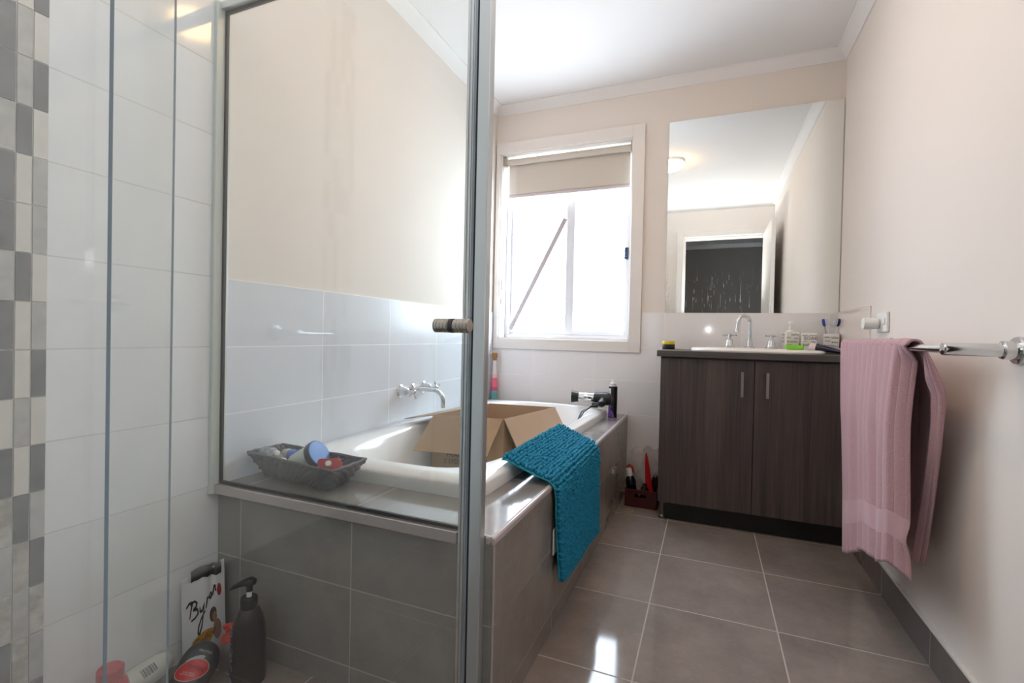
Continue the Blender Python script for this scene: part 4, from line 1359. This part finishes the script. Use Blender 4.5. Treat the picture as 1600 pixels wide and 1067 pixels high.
pf.grid(lambda u, v: pouchf(u, v * 0.9, 1), 24, 30, uv=False).grid(lambda u, v: pouchf(u, v * (1.0 if u > 0.9 else 0.96), -1), 24, 30, uv=False)
build(pf, 'pouch_body', foil, pc, smooth=60)
def topf(u, v):
    uu = 0.22 + 0.70 * u
    p = pouchf(uu, 0.88 + 0.125 * v + 0.02 * math.sin(u * 5) + 0.006 * math.sin(u * 21) * (1 - v), 1) + pn * (0.0015 + 0.004 * math.sin(v * PI))
    return p
build(MB().grid(topf, 20, 8, uv=False), 'torn_top', plain('dark_foil', '#2a2a2c', 0.25, var=0.3), pc, smooth=60)
def pmap(u, v):
    return pouchf(u, v, 1) + pn * 0.0016
PK = plain('black_script', '#17161a', 0.4)
scr = MB()
# the hand-written name, drawn stroke by stroke: B y r o n
for pts in ([(0.10, 0.555), (0.17, 0.60), (0.24, 0.605), (0.20, 0.52), (0.17, 0.43)],
            [(0.19, 0.58), (0.28, 0.612), (0.34, 0.585), (0.31, 0.545), (0.25, 0.52), (0.34, 0.52), (0.36, 0.47), (0.29, 0.43), (0.20, 0.405)],
            [(0.40, 0.53), (0.40, 0.48), (0.45, 0.48), (0.49, 0.54)],
            [(0.50, 0.56), (0.48, 0.46), (0.43, 0.33), (0.37, 0.25), (0.34, 0.26), (0.36, 0.33), (0.43, 0.41), (0.52, 0.47)],
            [(0.535, 0.49), (0.56, 0.55), (0.575, 0.60)], [(0.555, 0.545), (0.58, 0.595), (0.61, 0.598)],
            [(0.655, 0.628), (0.632, 0.612), (0.628, 0.585), (0.65, 0.578), (0.676, 0.60), (0.672, 0.63), (0.65, 0.63)],
            [(0.70, 0.595), (0.715, 0.635), (0.73, 0.665)], [(0.712, 0.63), (0.74, 0.685), (0.765, 0.682), (0.768, 0.645), (0.79, 0.635)]):
    # densify
    dn = []
    for i in range(len(pts) - 1):
        for k in range(5):
            f = k / 5
            dn.append((pts[i][0] * (1 - f) + pts[i + 1][0] * f, pts[i][1] * (1 - f) + pts[i + 1][1] * f))
    dn.append(pts[-1])
    scr = join(scr, stroke([(p_[0], p_[1] + 0.07) for p_ in dn], 0.0155, pmap))
build(scr, 'lettering', PK, pc, smooth=0)
fig = join(disc_uv(0.70, 0.47, 0.085, 0.075, pmap, 0.3, mi=0), disc_uv(0.735, 0.44, 0.055, 0.055, lambda u, v: pmap(u, v) + pn * 0.0004, mi=1), disc_uv(0.79, 0.30, 0.10, 0.11, lambda u, v: pmap(u, v) + pn * 0.0002, 0.5, mi=1))
build(fig, 'printed_picture', [plain('print_brown', '#3a2620', 0.4), plain('print_skin', '#96705d', 0.4)], pc, smooth=0)
build(disc_uv(0.86, 0.70, 0.055, 0.065, pmap, 0.2), 'printed_drop', plain('print_red', '#9c1f2c', 0.4), pc, smooth=0)
build(disc_uv(0.45, 0.25, 0.27, 0.085, pmap, 0.2), 'printed_oval', plain('print_amber', '#c08a1f', 0.4, var=0.2), pc, smooth=0)
def cmap_(u, v):
    return pmap(0.47 + u, 0.262 + v * 0.55 + u * 0.2) + pn * 0.0006
build(text_mb('Coffee', 0.20, cmap_, shear=0.3), 'printed_word', plain('print_maroon', '#6a1f1a', 0.4), pc, smooth=0)

# dark bottle with red oval label
dbt = empty('body_wash_bottle', (-1.85, -2.115, 0))
tag(dbt, 'dark grey bottle with a red oval label lying on the shower floor', 'bottle')
da_ = Vector((-0.20, 0.58, 0.42)).normalized()
dn_ = Vector((0.62, -0.62, 0.55))
dn_ = (dn_ - da_ * dn_.dot(da_)).normalized()
ds_ = da_.cross(dn_)
dc = Vector((-1.828, -2.136, 0.036))
def dbp(h, t):
    # h -1..1 along the axis, t angle
    r = (1 - abs(h) ** 3.2) ** 0.5 if abs(h) < 1 else 0.0
    return dc + da_ * (h * 0.074) + ds_ * (0.046 * r * math.cos(t)) + dn_ * (0.030 * r * math.sin(t))
rs = [[dbp(-0.995 + 1.99 * j / 24, 2 * PI * i / 32) for i in range(32)] for j in range(25)]
minz = min(p.z for r in rs for p in r)
dc.z += 0.002 - minz
rs = [[dbp(-0.995 + 1.99 * j / 24, 2 * PI * i / 32) for i in range(32)] for j in range(25)]
build(MB().rings(rs), 'bottle_body', plain('slate_bottle', '#33373b', 0.38), dbt, smooth=70)
SG = 1 if ds_.dot(right) > 0 else -1
def dmap(off):
    def f(u, v):
        # u across (metres), v along
        h = v / 0.074
        h = max(-0.98, min(0.98, h))
        r = max(0.05, (1 - abs(h) ** 3.2)) ** 0.5
        x = max(-0.98, min(0.98, SG * u / (0.046 * r)))
        t = math.acos(x)
        return dbp(h, t) + dn_ * off
    return f
def ell(off, ru, rv, cu, cv, mi, rot):
    return disc_uv(cu, cv, ru, rv, dmap(off), rot, 32, mi)
lab = join(ell(0.0010, 0.0375, 0.0245, -0.003, -0.004, 1, 0.45), ell(0.0016, 0.0358, 0.0228, -0.003, -0.004, 0, 0.45))
build(lab, 'label_oval', [M['red'], plain('label_border', '#c9a99a', 0.4)], dbt, smooth=0)
def dtext(b_, sz, cu, cv, off=0.0026):
    g = dmap(off)
    return text_mb(b_, sz, lambda u, v: g(u + cu, v + cv))
build(dtext('TITAN', 0.013, 0.004, 0.000), 'lettering', plain('label_dark_text', '#3a0d0e', 0.4), dbt, smooth=0)
build(join(dtext('BODY WASH', 0.0048, -0.006, -0.012), dtext('HAIR AND BODY', 0.0045, -0.008, -0.0165)), 'small_print', plain('label_pale_text', '#cfb6b2', 0.4), dbt, smooth=0)
build(dtext('PROTEX', 0.009, 0.006, 0.040), 'lettering', plain('bottle_grey_text', '#a9aaa9', 0.4), dbt, smooth=0)
build(join(ell(0.0013, 0.022, 0.007, -0.008, 0.019, 0, 0.5)), 'label_flash', plain('label_grey', '#93a19f', 0.35), dbt, smooth=0)

# white bottle with barcode
wbt = empty('white_bottle', (-1.93, -2.17, 0))
tag(wbt, 'white bottle with a barcode lying along the left shower wall', 'bottle')
wa = Vector((-0.02, 0.95, 0.10)).normalized()
wc = Vector((-1.940, -2.300, 0.034))
wm = plain('cream_white_bottle', '#d5d7cf', 0.35)
build(MB().lathe([(0.016, 0.048), (0.026, 0.050), (0.031, 0.065), (0.032, 0.11), (0.028, 0.155), (0.018, 0.178), (0.004, 0.183)], wc, wa, 32), 'bottle_body', wm, wbt, smooth=60)
we1 = Vector((0.7, -0.1, 0.7))
we1 = (we1 - wa * we1.dot(wa)).normalized()
we2 = wa.cross(we1)
def wmap(u, v):
    a = u / 0.032
    return wc + wa * v + (we1 * math.cos(a) + we2 * math.sin(a)) * (0.0326 - max(0.0, v - 0.11) * 0.089)
bc_ = MB()
vv = 0.098
for k, wd in enumerate((2, 1, 3, 1, 2, 2, 1, 4, 1, 2, 1, 3)):
    d_ = wd * 0.0009
    bc_ = join(bc_, MB().add([wmap(-0.011, vv), wmap(0.0, vv), wmap(0.011, vv), wmap(0.011, vv + d_), wmap(0.0, vv + d_), wmap(-0.011, vv + d_)], [(0, 1, 4, 5), (1, 2, 3, 4)]))
    vv += d_ + 0.0012
build(bc_, 'barcode', plain('barcode_ink', '#4b4a58', 0.5), wbt, smooth=0)

# red scrunchy bottle and red sponge at the far left
rsb = empty('red_shampoo_bottle', (-1.93, -2.30, 0))
tag(rsb, 'translucent red bottle lying on shower floor behind the soapy glass', 'bottle')
redm = plain('pinkish_red_plastic', '#d8323c', 0.3, var=0.2)
rc2 = Vector((-1.893, -2.288, 0.0))
build(MB().lathe([(0.030, 0), (0.036, 0.004), (0.037, 0.090), (0.032, 0.112), (0.022, 0.119)], rc2, n=28), 'bottle_body', redm, rsb, smooth=60)
build(MB().lathe([(0.023, 0.118), (0.026, 0.121), (0.026, 0.145), (0.022, 0.149), (0.014, 0.145), (0.004, 0.144)], rc2, n=24), 'cap', plain('dark_red_cap', '#c23a45', 0.35), rsb)
# translucent bottle with red cap in the corner
ccb = empty('clear_lotion_bottle', (-1.86, -2.02, 0))
tag(ccb, 'grey translucent bottle with a red cap in the corner beside pump bottle', 'bottle')
cbp = Vector((-1.838, -2.028, 0.0))
build(MB().lathe([(0.026, 0), (0.029, 0.004), (0.03, 0.05), (0.026, 0.075), (0.012, 0.085)], cbp, n=28), 'bottle_body', plain('smoky_plastic', '#86807e', 0.3, var=0.15), ccb, smooth=60)
cpm = plain('orange_red_cap', '#cf3426', 0.35)
build(MB().lathe([(0.024, 0.078), (0.021, 0.088), (0.012, 0.094), (0.011, 0.108), (0.006, 0.110)], cbp, n=24).tube([cbp + Vector((-0.016, -0.004, 0.108)), cbp + Vector((0, 0, 0.116)), cbp + Vector((0.016, 0.0, 0.108)), cbp + Vector((0.018, 0, 0.096))], 0.007, 10), 'cap', cpm, ccb, smooth=60)
